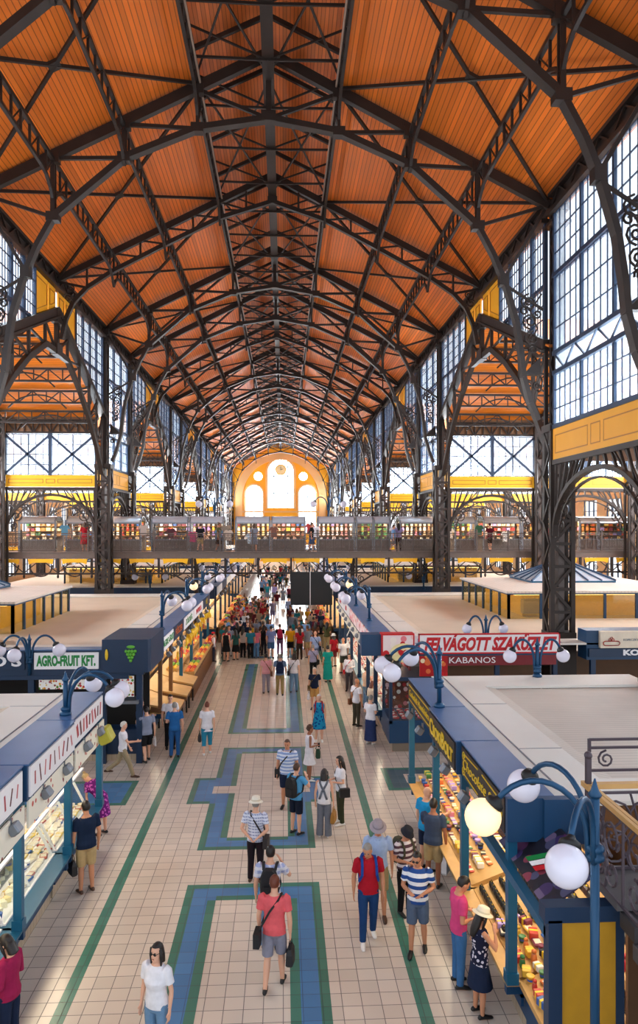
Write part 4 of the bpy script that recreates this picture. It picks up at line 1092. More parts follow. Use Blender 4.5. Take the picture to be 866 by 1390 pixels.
def m_cheese():
    b = MB(); n = 10; r = .15
    P = [(0, 0)] + [(r * math.cos(R(70 * i / n - 35)), r * math.sin(R(70 * i / n - 35))) for i in range(n + 1)]
    b.extr([(x, y, 0) for x, y in P], (0, 0, .09)); b.extr([(x, y, .012) for x, y in [(1.0 * r * math.cos(R(70 * i / n - 35)) + .002, 1.0 * r * math.sin(R(70 * i / n - 35))) for i in range(n + 1)] + [(.96 * r * math.cos(R(70 * (n - i) / n - 35)), .96 * r * math.sin(R(70 * (n - i) / n - 35))) for i in range(n + 1)]], (0, 0, .0795), 1)
    return b.mesh('cheese', [mat('cheese', '#efd27a', .5, 0, .1, 20), mat('rind', '#d7a345', .6)])
def m_pack():
    b = MB(); b.rbox((0, 0, .02), (.13, .2, .04), None, 0, .012); b.rbox((0, 0, .038), (.1, .12, .012), None, 1, .004); return b.mesh('pack', [mat('pack_film', '#d3c9c0', .3), mat('pack_label', '#e4dac4', .4)])
def m_tub():
    b = MB(); b.lathe([(.045, 0), (.055, .08), (.06, .085), (.06, .1), (.05, .104)], n=14); b.lathe([(.0505, .03), (.054, .06)], n=14, m=1, cap=False); return b.mesh('tub', [WHITE, mat('tub_band', '#2a55b0', .4)], True)
def m_sausage():
    b = MB(); b.tube([(0, .02 * math.sin(i), .3 - .06 * i) for i in range(6)], [.012, .03, .034, .034, .03, .01], 8); b.tube([(0, 0, .36), (0, .02 * math.sin(0), .3)], .004, 5, 1); return b.mesh('sausage', [mat('sausage', '#7d2420', .4), WHITE], True)
def m_meat():
    b = MB(); b.ell((0, 0, .045), (.12, .09, .05), 12, 7); b.ell((.03, .02, .075), (.08, .05, .03), 10, 6, 1); return b.mesh('meat', [mat('meat_red', '#c23a44', .35, 0, .3, 14), mat('meat_fat', '#f0cfc6', .4)], True)
def m_fruit():
    b = MB(); b.ell((0, 0, .05), (.055, .055, .05), 10, 7); b.bar((0, 0, .09), (.006, 0, .112), .008, .008, 1); return b.mesh('fruit', [mat('fruit_skin', '#d9601f', .35, 0, .2, 12), WOOD_D], True)
def m_banana():
    b = MB()
    for k in (-2, -1, 0, 1, 2): b.tube([(.02 * k, .0, 0), (.035 * k, .05, -.05), (.045 * k, .06, -.13), (.05 * k, .03, -.2)], [.01, .02, .02, .007], 7)
    return b.mesh('banana_bunch', mat('banana', '#f2c52a', .45), True)
def m_jar():
    b = MB(); b.lathe([(.04, 0), (.045, .02), (.045, .1), (.035, .12), (.035, .125)], n=12); b.lathe([(.038, .12), (.038, .145), (.01, .147)], n=12, m=1); return b.mesh('jar', [mat('jar_olive', '#6a6b2a', .25, 0, .3, 20), GOLD], True)
def m_shirt():
    b = MB(); P = [(-.2, 0), (-.32, -.2), (-.24, -.25), (-.18, -.16), (-.19, -.62), (.19, -.62), (.18, -.16), (.24, -.25), (.32, -.2), (.2, 0), (.08, .02), (0, -.04), (-.08, .02)]
    b.extr([(x, -.03, z) for x, z in P], (0, .06, 0)); b.tube([(0, 0, .01), (0, 0, .09), (.03, 0, .12)], .006, 5, 1); return b.mesh('garment', [cloth('#7a4a9a'), GREYM])
def m_bag():
    b = MB(); b.loft([[(x * k, y, z) for x, y in ((-.15, -.05), (.15, -.05), (.16, .05), (-.16, .05))] for z, k in ((0, .85), (.05, 1), (.22, .9), (.26, .6))]); b.tube([(-.08, 0, .24), (-.06, 0, .36), (.06, 0, .36), (.08, 0, .24)], .01, 6, 1); return b.mesh('bag', [cloth('#6e4a2a'), BLACK])
def m_crate():
    b = MB()
    b.box(-.22, .22, -.3, .3, 0, .02)
    for k in (-1, 1):
        for z in (.03, .1): b.box(k * .22 - .01, k * .22 + .01, -.3, .3, z, z + .05); b.box(-.22, .22, k * .3 - .01, k * .3 + .01, z, z + .05)
        for j in (-1, 1): b.box(k * .205 - .015, k * .205 + .015, j * .285 - .015, j * .285 + .015, 0, .17)
    return b.mesh('crate', WOOD)
KINDS = {'purse': (m_purse, 'purse', 'purse'), 'box': (m_box, 'box', 'gift_box'), 'bar': (m_bar, 'chocolate', 'chocolate_bar'), 'doll': (m_doll, 'doll', 'wooden_doll'), 'cheese': (m_cheese, 'cheese', 'cheese_wedge'),
         'pack': (m_pack, 'food pack', 'food_pack'), 'tub': (m_tub, 'tub', 'dairy_tub'), 'sausage': (m_sausage, 'sausage', 'sausage'), 'meat': (m_meat, 'meat', 'meat_cut'), 'fruit': (m_fruit, 'fruit', 'fruit'),
         'banana': (m_banana, 'bananas', 'banana_bunch'), 'jar': (m_jar, 'jar', 'jar'), 'shirt': (m_shirt, 'garment', 'hanging_shirt'), 'bag': (m_bag, 'bag', 'cloth_bag'), 'crate': (m_crate, 'crate', 'fruit_crate')}
def boxm(c): return mat('card_' + c, c, .4, 0, .08)
CARD = ['#c0392b', '#2e5aa0', '#e0b03a', '#f0e8dc', '#7b2d43', '#3c7a46', '#d8763a', '#222228', '#b59adf', '#e88aa0']

# ================================================================== right near block
block_roof('cream ribbed roof with smooth white border over the near stall block on the right', 1, 9.9, 18.3, 9.5)
RS = []
b = stall('dark brown signed sweets stall at the far corner of the right near block', 1, 14.86, 17.7, DKBROWN, -.02, 'sweets', last=True); RS.append(b)
text('Csokoládé Manufaktúra', .21, b[0], GOLD, (3.58, 16.28, 3.2), (R(90), 0, R(-90)), .2, 2.35)
fl = MB()
for sg_ in (-1, 1): fl.bar((3.585, 17.5, 3.2 + sg_ * .17), (3.585, 15.06, 3.2 + sg_ * .17), .02)
fl.build('scroll_ornament', GOLD, b[0])
b = stall('chocolate stall with yellow CsokiBolt lettering on its dark sign', 1, 12.5, 14.84, DKBROWN, .05, 'sweets'); RS.append(b)
text('CsokiBolt', .42, b[0], GOLD, (3.51, 13.67, 3.18), (R(90), 0, R(-90)), 0, 2.0, bold=.012, caps=True)
b = stall('stall signed Chocolate in yellow script beside the large globe lamp', 1, 9.9, 12.48, DKBROWN, -.04, 'souvenir'); RS.append(b)
text('Chocolate & Co', .25, b[0], GOLD, (3.605, 11.2, 3.18), (R(90), 0, R(-90)), .25, 2.2)
fl = MB()
for y, k in ((12.35, 1), (10.1, -1)):
    for sgn in (-1, 1): fl.tube([(3.605, y - k * u, 3.18 + sgn * (.08 + w)) for u, w in spiral((.1, .04), .09, 0, 1.3)], .008, 5); fl.bar((3.605, y - k * .15, 3.18 + sgn * .17), (3.605, y - k * 1.0, 3.18 + sgn * .2), .016)
fl.build('scroll_ornament', GOLD, b[0])
t = thing('souvenir_stall', 'open souvenir stall end with yellow end board at the near right corner', 'stall', (0, 0, 0))
b = MB(); b.box(3.54, 3.70, 8.1, 8.26, 0, 2.75); b.build('post', BLUE_D, t)
b = MB(); b.box(3.54, 3.66, 8.2, 12.4, 2.5, 2.62); b.build('front_rail', TEAL, t)
b = MB(); b.box(3.7, 4.35, 8.15, 8.21, .3, 2.72); b.build('end_board', mat('ochre_end', '#c8921a', .5), t)
b = MB(); b.box(3.5, 4.5, 8.1, 8.3, 2.72, 2.9); b.box(4.35, 4.45, 8.14, 8.24, 0, 2.75); b.build('end_beam', BLUE_D, t)
b = MB(); b.hexa([(3.66, 8.5, 2.66), (3.7, 8.5, 2.66), (3.7, 10.4, 2.66), (3.66, 10.4, 2.66), (4.3, 8.5, 3.1), (4.34, 8.5, 3.1), (4.34, 10.4, 3.1), (4.3, 10.4, 3.1)]); b.build('picture_banner', picture('banner_print', ['#3a2a5a', '#1d1d30', '#5a2a5a', '#8a3a4c', '#6a5a7a', '#4a4a6a'], .22, '#1c1a26', .5), t)
b = MB()
for i_ in range(3): b.hexa([(3.78 + .0, 9.2 + i_ * .14, 2.79), (3.8, 9.2 + i_ * .14, 2.79), (3.8, 9.32 + i_ * .14, 2.79), (3.78, 9.32 + i_ * .14, 2.79), (4.22, 8.8 + i_ * .14, 3.08), (4.24, 8.8 + i_ * .14, 3.08), (4.24, 8.92 + i_ * .14, 3.08), (4.22, 8.92 + i_ * .14, 3.08)], i_)
b.build('tricolour_stripe', [RED, WHITE, GREEN], t)
b = MB(); b.box(3.6, 4.7, 9.8, 9.89, 2.9, 3.5); b.box(4.1, 4.72, 9.74, 9.8, 2.88, 3.5); b.build('fascia', BLUE, t)
b = MB(); b.box(3.9, 4.65, 8.5, 9.9, .1, .86); b.build('counter', BLUE, t)
b = MB(); b.hexa([(3.8, 8.5, .84), (4.7, 8.5, .84), (4.7, 9.88, .84), (3.8, 9.88, .84), (3.8, 8.5, .92), (4.7, 8.5, 1.27), (4.7, 9.88, 1.27), (3.8, 9.88, .92)]); b.hexa([(4.9, 8.5, 1.3), (5.7, 8.5, 1.3), (5.7, 9.88, 1.3), (4.9, 9.88, 1.3), (4.9, 8.5, 1.42), (5.7, 8.5, 1.97), (5.7, 9.88, 1.97), (4.9, 9.88, 1.42)]); b.build('display_deck', WOOD, t)
b = MB(); b.box(6.6, 6.7, 8.4, 9.9, 0, 3.2); b.box(4.6, 6.6, 8.36, 8.42, 0, 2.7); b.build('back_wall', INNER, t)

# goods on the right: purses in rows, trinkets, chocolates
dz = lambda x: .92 + (x - 3.83) / .87 * .33
for i in range(5):
    for j in range(11):
        x = 3.93 + i * .17; goods('purse', (x, 11.0 + j * .125, dz(x) + .005), 0, 'small black purse in the rows near the far end of the souvenir deck', 'black purses on the souvenir deck', .9)
for i in range(5):
    for j in range(16):
        x = 3.92 + i * .17; y = 8.6 + j * .17; k = rnd.choice(['box', 'doll', 'pack', 'tub', 'box']); c = rnd.choice(CARD)
        goods(k, (x, y, dz(x) + .005), rnd.uniform(-.4, .4), {'box': 'small gift box among the trinkets on the souvenir deck', 'doll': 'small painted doll among the trinkets on the souvenir deck', 'pack': 'flat souvenir pack among the trinkets on the souvenir deck', 'tub': 'little round tin among the trinkets on the souvenir deck'}[k], 'trinkets on the souvenir deck', rnd.uniform(.8, 1.1), boxm(c))
for i in range(4):
    for j in range(22):
        x = 4.98 + i * .19; z = 1.41 + (x - 4.9) / .8 * .55
        if j > 4: goods('purse', (x, 8.62 + j * .185, z + .005), 0, 'dark handmade purse on the raised rear shelf of the souvenir stall', 'purses on the raised rear shelf', 1.2, rnd.choice([BLACK, boxm('#3a2320'), boxm('#8a2420'), boxm('#222228')]))
        else: goods('doll', (x, 8.62 + j * .185, z + .005), 0, 'red doll on the raised rear shelf at the near end', 'red dolls on the rear shelf', 1.25)
for i in range(5):
    for j in range(26):
        x = 3.93 + i * .17; y = 13.0 + j * .193; k = ('bar', 'box', 'bar', 'tub')[(i + j // 3) % 4]; c = CARD[(i * 3 + j // 2) % 10]
        goods(k, (x, y, dz(x) + .005), rnd.uniform(-.2, .2), {'bar': 'wrapped chocolate bar on the sweets counter', 'box': 'gift box of sweets on the sweets counter', 'tub': 'round sweets tin on the sweets counter'}[k] + ' of the CsokiBolt block', 'sweets on the chocolate counter', 1, boxm(c))
for i in range(3):
    for j in range(16):
        x = 5.0 + i * .25; z = 1.41 + (x - 4.9) / .8 * .55; goods('box', (x, 13.1 + j * .31, z), 0, 'gift box of sweets on the rear shelf behind the chocolate counter', 'gift boxes on the rear shelf', 1.4, boxm(CARD[(i + j) % 10]))
lamp('large globe lamp with three white globes beside the near right stair railing', 3.87, 7.62, 0, 4.35, (110, 170, 234), 1.05, .2, (1,), True)
lamp('globe lamp standing on the CsokiBolt sign joint', 3.75, 14.84, 3.49, 1.1, (110, 165, 205), 1.05, .19)
t = lamp('two globe lamp on the far edge of the right near roof', 7.0, 18.1, 3.4, .8, (5, 175), .62, .17)

# ================================================================== left near block
block_roof('cream roof with smooth white border over the near stall block on the left', -1, 4.0, 16.9, 9.5, ribs=False)
LS = []
for lab, ya, yb, bd, lst in (('deli stall with red sausage pictures at the far end of the left near block', 14.22, 16.6, -.02, True), ('cheese stall in the middle of the left near block under a picture sign', 11.6, 14.2, .04, False), ('deli stall at the lower left corner of the scene', 9.0, 11.58, -.02, False), ('deli stall at the near end of the left block, mostly cut off', 6.4, 8.98, 0, False)):
    b = stall(lab, -1, ya, yb, WHITE, bd, 'deli', last=lst); LS.append(b)
    fs = MB(); n = 9                                  # hanging sausages drawn on the white board
    x = -(3.6 - bd - .031)
    for i in range(n):
        y = ya + .3 + (yb - ya - .6) * i / (n - 1); hgt = rnd.uniform(.1, .15); k = i % 3
        dy = rnd.uniform(-.05, .05)
        fs.bar((x, y - dy, 3.19 - hgt), (x, y + dy, 3.19 + hgt), .004, (.09 if ya > 14 else .05) * rnd.uniform(.8, 1.3), i % 3, (0, 1, 0))
    fs.build('sausage_picture', [mat('print_red', '#a8323a', .5), mat('print_brown', '#5f2a28', .5), mat('print_pink', '#c4686a', .5)], b[0])
b = MB(); b.rbox((-3.45, 16.2, 2.62), (.28, .4, .34), Matrix.Rotation(R(-25), 3, 'Y'), 0, .03)
o = b.build('floodlight', mat('flood_yellow', '#b7b33a', .4)); tag(o, 'yellow grey floodlight under the far end of the left near fascia', 'light')
y = 6.6
for j in range(56):
    y = 6.6 + j * .18
    for i in range(5):
        x = -(4.08 + i * .19); c = rnd.random()
        if j < 22: k = 'tub' if (j // 4 + i) % 3 == 0 else ('pack' if (i + j // 3) % 2 else 'cheese')
        elif j < 40: k = ('cheese', 'pack', 'tub')[(j // 5 + i) % 3]
        else: k = ('pack', 'sausage_flat', 'pack')[(j // 2 + i) % 3]
        if k == 'sausage_flat': k = 'pack'
        goods(k, (x, y, .935), rnd.uniform(-.3, .3) + (math.pi if k == 'cheese' else 0), {'tub': 'small dairy tub in the glass case of the left deli stalls', 'pack': 'wrapped meat pack in the glass case of the left deli stalls', 'cheese': 'wedge of yellow cheese in the glass case of the left deli stalls'}[k], {'tub': 'dairy tubs in the deli case', 'pack': 'meat packs in the deli case', 'cheese': 'cheeses in the deli case'}[k], rnd.uniform(.9, 1.15), {'tub': rnd.choice([WHITE, boxm('#2e5aa0'), boxm('#f0e8dc'), boxm('#d8d4c0')]), 'pack': rnd.choice([boxm('#e9d9c6'), boxm('#e8e2da'), boxm('#b8503a'), boxm('#e0c05a'), boxm('#cfc3b8'), boxm('#3a62a8')]), 'cheese': rnd.choice([mat('cheese', '#efd27a'), boxm('#f4e2a4'), boxm('#f7efd2')])}[k])
for j in range(24):
    for z in (1.04, 1.44, 1.84):
        goods('jar', (-6.3, 9.3 + j * .31, z), 0, 'dark jar on the wall shelves behind the left deli counter', 'jars behind the deli counter', 1.5, rnd.choice([mat('jar_olive', '#6a6b2a'), boxm('#5a3a20'), boxm('#8a2420'), boxm('#3a4a24')]))
for j in range(26):
    goods('sausage', (-5.9, 8.6 + j * .31, 2.25), 0, 'dark sausage hanging at the back of the left deli stalls', 'sausages hanging in the deli', 1.3)
t = thing('glass_display_case', 'upright glass case of dark trays on the far end of the left deli counter', 'display case', (-4.75, 13.1, .93), 0)
b = MB()
for sx in (-.3, .3):
    for sy in (-.85, .85): b.box(sx - .02, sx + .02, sy - .02, sy + .02, 0, 1.45)
for z in (.0, .36, .72, 1.08, 1.43): b.box(-.32, .32, -.87, .87, z, z + .03)
b.build('frame', GREYM, t)
b = MB(); b.box(.315, .32, -.85, .85, .03, 1.43); b.box(-.3, .3, -.86, -.855, .03, 1.43); b.build('glazing', CGLASS, t)
for z in (.0, .36, .72, 1.08):
    for j in range(6):
        for i in range(2): goods('tub' if (j + int(z * 3)) % 3 else 'jar', (-4.9 + i * .3, 12.42 + j * .27, .965 + z), 0, 'dark tub or jar in the upright glass case on the deli counter', 'jars in the upright glass case', 1.9, boxm(['#4a4426', '#2f3a24', '#5c5030', '#38301e'][(i + j) % 4]))
lamp('globe lamp on the left near fascia between the two white signs', -3.85, 14.6, 3.49, .68, (20, 75, 345), .95, .19)

# ================================================================== left second block (front looks at the camera)
block_roof('long tan roof with white border over the second stall block on the left', -1, 22.5, 40.4, 18, ribs=False, z=3.45)
t = thing('fruit_stall_front', 'blue fronted stall under the AGRO-FRUIT KFT. sign', 'stall', (0, 0, 0))
yF = 22.15
b = MB(); b.box(-12, -3.75, yF, 22.6, 2.72, 3.48, 0); b.box(-12, -3.75, yF - .03, 22.62, 3.48, 3.51, 1); b.box(-12, -4.2, yF - .02, yF + .1, 2.6, 2.72, 0); b.build('fascia', [BLUE_D, CAPB], t)
b = MB(); b.extr([(-5.0, yF - .05, 2.8), (-3.62, yF - .05, 2.8), (-3.55, yF + .1, 2.8), (-3.55, 24.6, 2.8), (-5.0, 24.6, 2.8)], (0, 0, 1.0)); b.build('corner_box', BLUE_D, t)
b = MB(); b.box(-7.02, -5.1, yF - .05, yF, 2.92, 3.42); b.build('sign_board', WHITE, t)
text('AGRO-FRUIT KFT.', .42, t, GREEN, (-6.06, yF - .055, 3.16), (R(90), 0, 0), 0, 1.76, bold=.02)
b = MB(); b.box(-10.2, -7.3, yF - .05, yF, 2.92, 3.42); b.build('sign_board', BLUE_D, t)
text("MANO'S", .44, t, WHITE, (-8.62, yF - .055, 3.16), (R(90), 0, 0), 0, 2.42, bold=.012)
b = MB(); b.ell((-4.85, yF - .09, 3.35), (.05, .03, .17), 10, 8); b.build('corn_emblem', GOLD, t)
b = MB()
for i in range(4):
    for j in range(4 - i): b.ell((-4.13 + (j - (3 - i) / 2) * .09, yF - .08, 3.45 - i * .095), .052, 8, 6)
b.ell((-4.13, yF - .07, 3.58), (.13, .02, .05), 8, 6); b.build('grape_emblem', mat('grape_green', '#5fae34', .4), t)
for x in (-11.5, -9.2, -7.15, -5.0, -3.9):
    b = MB(); b.box(x - .09, x + .09, yF + .05, yF + .23, 0, 2.75); b.build('post', BLUE_D, t)
b = MB(); b.box(-4.75, -4.05, yF + .02, yF + .06, 2.05, 2.68); b.box(-6.9, -5.1, yF + .02, yF + .06, 2.3, 2.62); b.build('picture_board', GRIDPIC, t)
b = MB(); b.box(-12, -3.95, yF + .35, yF + .95, .2, .95, 0); b.box(-12, -3.95, yF + .38, yF + .9, 0, .2, 1); b.box(-4.9, -3.9, yF - .1, yF + .5, 1.85, 1.95, 2); b.build('counter', [BLUE_D, TILEP, GREYM], t)
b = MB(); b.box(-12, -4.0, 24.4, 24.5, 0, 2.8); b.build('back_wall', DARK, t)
for lab, x, r in (('two globe lamp between the navy sign and the AGRO-FRUIT sign', -7.16, .7),):
    lamp(lab, x, yF - .05, 2.75, 1.05, (0, 180, 262), .78, .2, (), False)
# its side along the aisle
LEFT2 = [('stall with white and green sign next to the fruit corner on the left', WHITE, 24.7, 27.0, 'AGRO-FRUIT', GREEN), ('stall with dark sign and orange lettering on the left', BLUE_D, 27.0, 29.7, 'FŰSZER', mat('orange_letters', '#e07030', .4)), ('stall with pale green sign on the left second block', WHITE, 29.7, 33.0, 'ZÖLDSÉG', GREEN), ('stall with white sign before the bridge on the left', WHITE, 33.0, 36.8, 'PAPRIKA', RED), ('last stall before the bridge on the left', BLUE_D, 36.8, 40.2, 'MÉZ', GOLD)]
for i, (lab, m, ya, yb, tx, tm) in enumerate(LEFT2):
    b = stall(lab, -1, ya, yb, m, 0, 'fruit', last=i == 4, back=6.4, post=WOOD_D if i < 2 else TEAL)
    text(tx, .34, b[0], tm, (-3.565, (ya + yb) / 2, 3.19), (R(90), 0, R(90)), 0, min(2.4, .3 * len(tx)))
for lab, y in (('globe lamp on the left fascia just past the fruit corner', 26.3), ('globe lamp on the left fascia farther along, with one lit globe', 32.9), ('globe lamp on the left fascia just before the bridge', 39.2)):
    lamp(lab, -3.9, y, 3.49, 1.2, (30, 80, 330), 1.0, .2, (1,) if y == 32.9 else ())
# tilted boards and crates on the aisle side of the fruit corner
for i, (lab, y) in enumerate((('tilted pale wooden board nearest the fruit corner', 25.4), ('tilted pale wooden board second from the fruit corner', 27.5), ('tilted pale wooden board third from the fruit corner', 29.4))):
    t = thing('display_board', lab, 'board', (-3.55, y, 0), 0, 'tilted display boards')
    b = MB(); b.rbox((0, 0, 1.05), (1.0, 1.5, .06), Matrix.Rotation(R(12), 3, 'Y')); b.build('board_top', WOOD, t)
    b = MB(); b.rbox((0, 0, .93), (.95, 1.42, .16), Matrix.Rotation(R(12), 3, 'Y')); b.build('tray', WOOD_D, t)
    for sx in (-.4, .3):
        for sy in (-.6, .6): b = MB(); b.box(sx - .03, sx + .03, sy - .03, sy + .03, 0, .9); b.build('leg', BLACK, t)
fc = ['#e0782a', '#d23a2a', '#f0c030', '#7aa83a', '#8a2a4a', '#f29a3a', '#e8d060']
for i in range(16):
    y = 30.9 + i * .62; lab = 'slatted crate of fruit on the left side of the aisle before the bridge'
    for r in range(2):
        goods('crate', (-3.48 - r * .72, y, .93 + r * .14), 0, lab, 'fruit crates along the left aisle', 1)
        cc = fc[(i + 2 * r) % 7]
        for k in range(4): goods('fruit', (-3.48 - r * .72 + (-.1, .1, -.1, .1)[k], y + (-.15, -.15, .15, .15)[k], .99 + r * .14), 0, 'round fruit heaped in a crate along the left aisle', 'fruit in the crates', 1.7, boxm(cc))
b = MB()
for i in range(16): y = 30.9 + i * .62; b.box(-3.78, -3.2, y - .29, y + .29, .86, .92)
b.box(-3.72, -3.26, 30.5, 40.2, 0, .86); o = b.build('fruit_counter', WOOD_D); tag(o, 'long brown wooden fruit counter on the left before the bridge', 'counter')
for i in range(14): goods('banana', (-3.5, 29.5 + i * .78, 2.7), rnd.uniform(0, 6), 'bunch of yellow bananas hanging from the left stall front', 'hanging bananas', 1.7)
for i in range(12): goods('shirt', (-3.52, 27.6 + i * 1.0, 2.45), R(90), 'bag or garland hanging at the left stall front', 'hanging wares on the left', .62, boxm(['#e2b02a', '#c8442a', '#f0dca0', '#8a3a2a'][i % 4]))

# ================================================================== right second block
block_roof('long cream roof with white border over the second stall block on the right', 1, 22.9, 40.4, 18, ribs=False, z=3.45)
t = thing('butcher_stall_front', 'stall under the red FELVÁGOTT SZAKÜZLET sign', 'stall', (0, 0, 0)); yR = 22.75
b = MB(); b.box(4.75, 9.4, yR, yR + .5, 3.1, 3.5, 0); b.box(4.7, 9.45, yR - .02, 23.6, 3.5, 3.52, 1); b.build('fascia', [BLUE, CAPB], t)
b = MB(); b.box(4.83, 9.36, yR - .06, yR, 3.2, 3.80, 0)
for r in ((4.8, 9.39, 3.17, 3.215), (4.8, 9.39, 3.775, 3.82), (4.8, 4.84, 3.17, 3.82), (9.35, 9.39, 3.17, 3.82)): b.box(r[0], r[1], yR - .08, yR, r[2], r[3], 1)
b.build('sign_board', [WHITE, RED], t)
text('FELVÁGOTT SZAKÜZLET', .56, t, RED, (7.09, yR - .065, 3.46), (R(90), 0, 0), .3, 4.3, bold=.026)
b = MB(); b.box(5.75, 9.3, yR + .02, yR + .1, 2.78, 3.1, 0); b.build('lower_sign', mat('wine_board', '#7a1420', .4), t)
text('KABANOS', .27, t, WHITE, (6.55, yR + .01, 2.94), (R(90), 0, 0), 0, 1.5)
b = MB(); b.box(4.85, 5.75, yR + .0, yR + .08, 2.45, 3.1); b.build('food_picture', picture('food_print', ['#c8141e', '#e0a04a', '#d86a3a', '#f2e0b8', '#6a2a1a'], .25, '#b01218', .42), t)
b = MB(); b.box(5.5, 9.3, 24.2, 24.3, 0, 3.1); b.build('back_wall', INNER, t)
b = MB(); b.box(5.6, 9.3, yR + .3, yR + .95, 0, 1.0); b.build('counter', BLUE, t)
for x in (5.55, 7.4, 9.3): b = MB(); b.box(x - .07, x + .07, yR + .1, yR + .25, 0, 3.15); b.build('post', BLUE_D, t)
t = thing('corner_sign_box', 'corner sign with meat pictures and a heart emblem on the right second block', 'sign', (0, 0, 0))
b = MB(); b.box(3.0, 3.62, 22.85, 23.4, 3.1, 3.78); b.build('blue_box', BLUE, t)
b = MB(); b.box(3.62, 4.68, yR - .03, yR + .4, 3.12, 3.82, 1); b.box(3.67, 4.63, yR - .05, yR, 3.17, 3.77, 0); b.build('picture_panel', [MEATPIC, RED], t)
b = MB(); b.lathe([(.005, 0), (.33, 0), (.36, .02), (.33, .05), (.005, .05)], n=24); o = b.build('oval_emblem', mat('emblem_cream', '#f3e3a8', .4), t); o.rotation_euler.x = R(90); o.location = (4.3, yR - .08, 3.22); o.scale = (1.15, .85, 1)
b = MB(); P = [(.16 * math.sin(a) ** 3 * 1.05, .13 * math.cos(a) - .05 * math.cos(2 * a) - .02 * math.cos(3 * a)) for a in [2 * math.pi * i / 28 for i in range(28)]]
b.extr([(4.3 + x, yR - .16, 3.22 + z) for x, z in P], (0, .03, 0)); b.build('heart', RED, t)
b = MB(); b.box(4.68, 4.78, yR - .0, yR + .9, 3.1, 3.75); b.build('side_panel', WHITE, t)
# glass kiosk at the corner
t = thing('butcher_kiosk', 'blue glass corner meat kiosk with a small screen on the right', 'kiosk', (0, 0, 0))
kx0, kx1, ky0, ky1 = 3.9, 5.35, 22.9, 24.6
b = MB(); b.box(kx0, kx1, ky0, ky1, .28, 1.0, 0); b.box(kx0 + .1, kx1 - .05, ky0 + .05, ky1, 0, .28, 1); b.build('counter', [BLUE, TILEP], t)
b = MB()
for x in (kx0 + .05, kx1 - .05):
    for y in (ky0 + .05, ky1 - .05): b.box(x - .05, x + .05, y - .05, y + .05, .9, 2.3)
b.box(kx0 - .02, kx1 + .02, ky0 - .02, ky1, 2.28, 2.4); b.build('frame', BLUE_D, t)
b = MB(); b.box(kx0 + .05, kx1 - .05, ky0 + .02, ky0 + .03, 1.0, 2.28); b.box(kx0 + .02, kx0 + .03, ky0 + .05, ky1, 1.0, 2.28); b.build('glass_front', CGLASS, t)
b = MB(); b.box(4.6, 5.2, ky0 + .1, ky0 + .2, 1.85, 2.2, 0); b.box(4.68, 5.12, ky0 + .09, ky0 + .1, 1.9, 2.15, 1); b.build('screen', [GREYM, mat('screen_glow', '#cfeaf2', .3, 0, .02, 3, .5, '#bfe6f2', 1.2)], t)
b = MB(); b.box(kx0 + .1, kx1 - .1, ky1 - .1, ky1 - .05, 1.0, 2.28); b.build('back_panel', picture('meat_wall', ['#c81d2a', '#e8808a', '#f5c0c0', '#a01520', '#8a3a1a', '#f6e9e0'], .16, '#6a2a1a', .48), t)
for i in range(5):
    for j in range(4): goods('meat', (4.15 + i * .26, 23.1 + j * .3, 1.005), rnd.uniform(0, 3), 'cut of red meat in the corner glass kiosk on the right', 'meat in the corner kiosk', 1)
RIGHT2 = [('butcher stall with red meat sign next to the corner kiosk', MEATPIC, 24.7, 26.9), ('butcher stall second from the corner kiosk on the right', MEATPIC, 26.9, 30.0), ('butcher stall third from the corner kiosk on the right', MEATPIC, 30.0, 33.4), ('stall with pale sign before the bridge on the right', WHITE, 33.4, 36.8), ('last stall before the bridge on the right', WHITE, 36.8, 40.2)]
for i, (lab, m, ya, yb) in enumerate(RIGHT2):
    b = stall(lab, 1, ya, yb, m, 0, 'deli', last=i == 4, back=6.4, post=BLUE_D)
    if i > 2: text(('HÚS', 'HENTES')[i - 3], .3, b[0], RED, (3.565, (ya + yb) / 2, 3.19), (R(90), 0, R(-90)), 0)
for j in range(42):
    for i in range(4): goods('meat', (4.12 + i * .24, 24.9 + j * .36, .935), rnd.uniform(0, 3), 'cut of red meat in the long case on the right', 'meat in the long right case', 1, rnd.choice([mat('meat_red', '#c23a44'), boxm('#d98a80'), boxm('#9e2430'), boxm('#e8b0a0')]))
for j in range(40): goods('sausage', (4.75, 24.0 + j * .4, 2.3), 0, 'sausage hanging above the long meat case on the right', 'sausages above the right case', 1.5, rnd.choice([mat('sausage', '#7d2420'), boxm('#c8545a'), boxm('#e8a0a0')]))
for lab, y in (('globe lamp on the right fascia nearest the meat signs', 28.3), ('globe lamp on the right fascia farther along, with one lit globe', 33.4), ('globe lamp on the right fascia just before the bridge', 38.6)):
    lamp(lab, 3.9, y, 3.49, 1.2, (150, 100, 210), 1.0, .2, (1,) if y == 33.4 else ())
lamp('small globe lamp above the FELVÁGOTT sign', 7.15, 23.3, 3.52, .62, (8, 172), .55, .16, (), True)
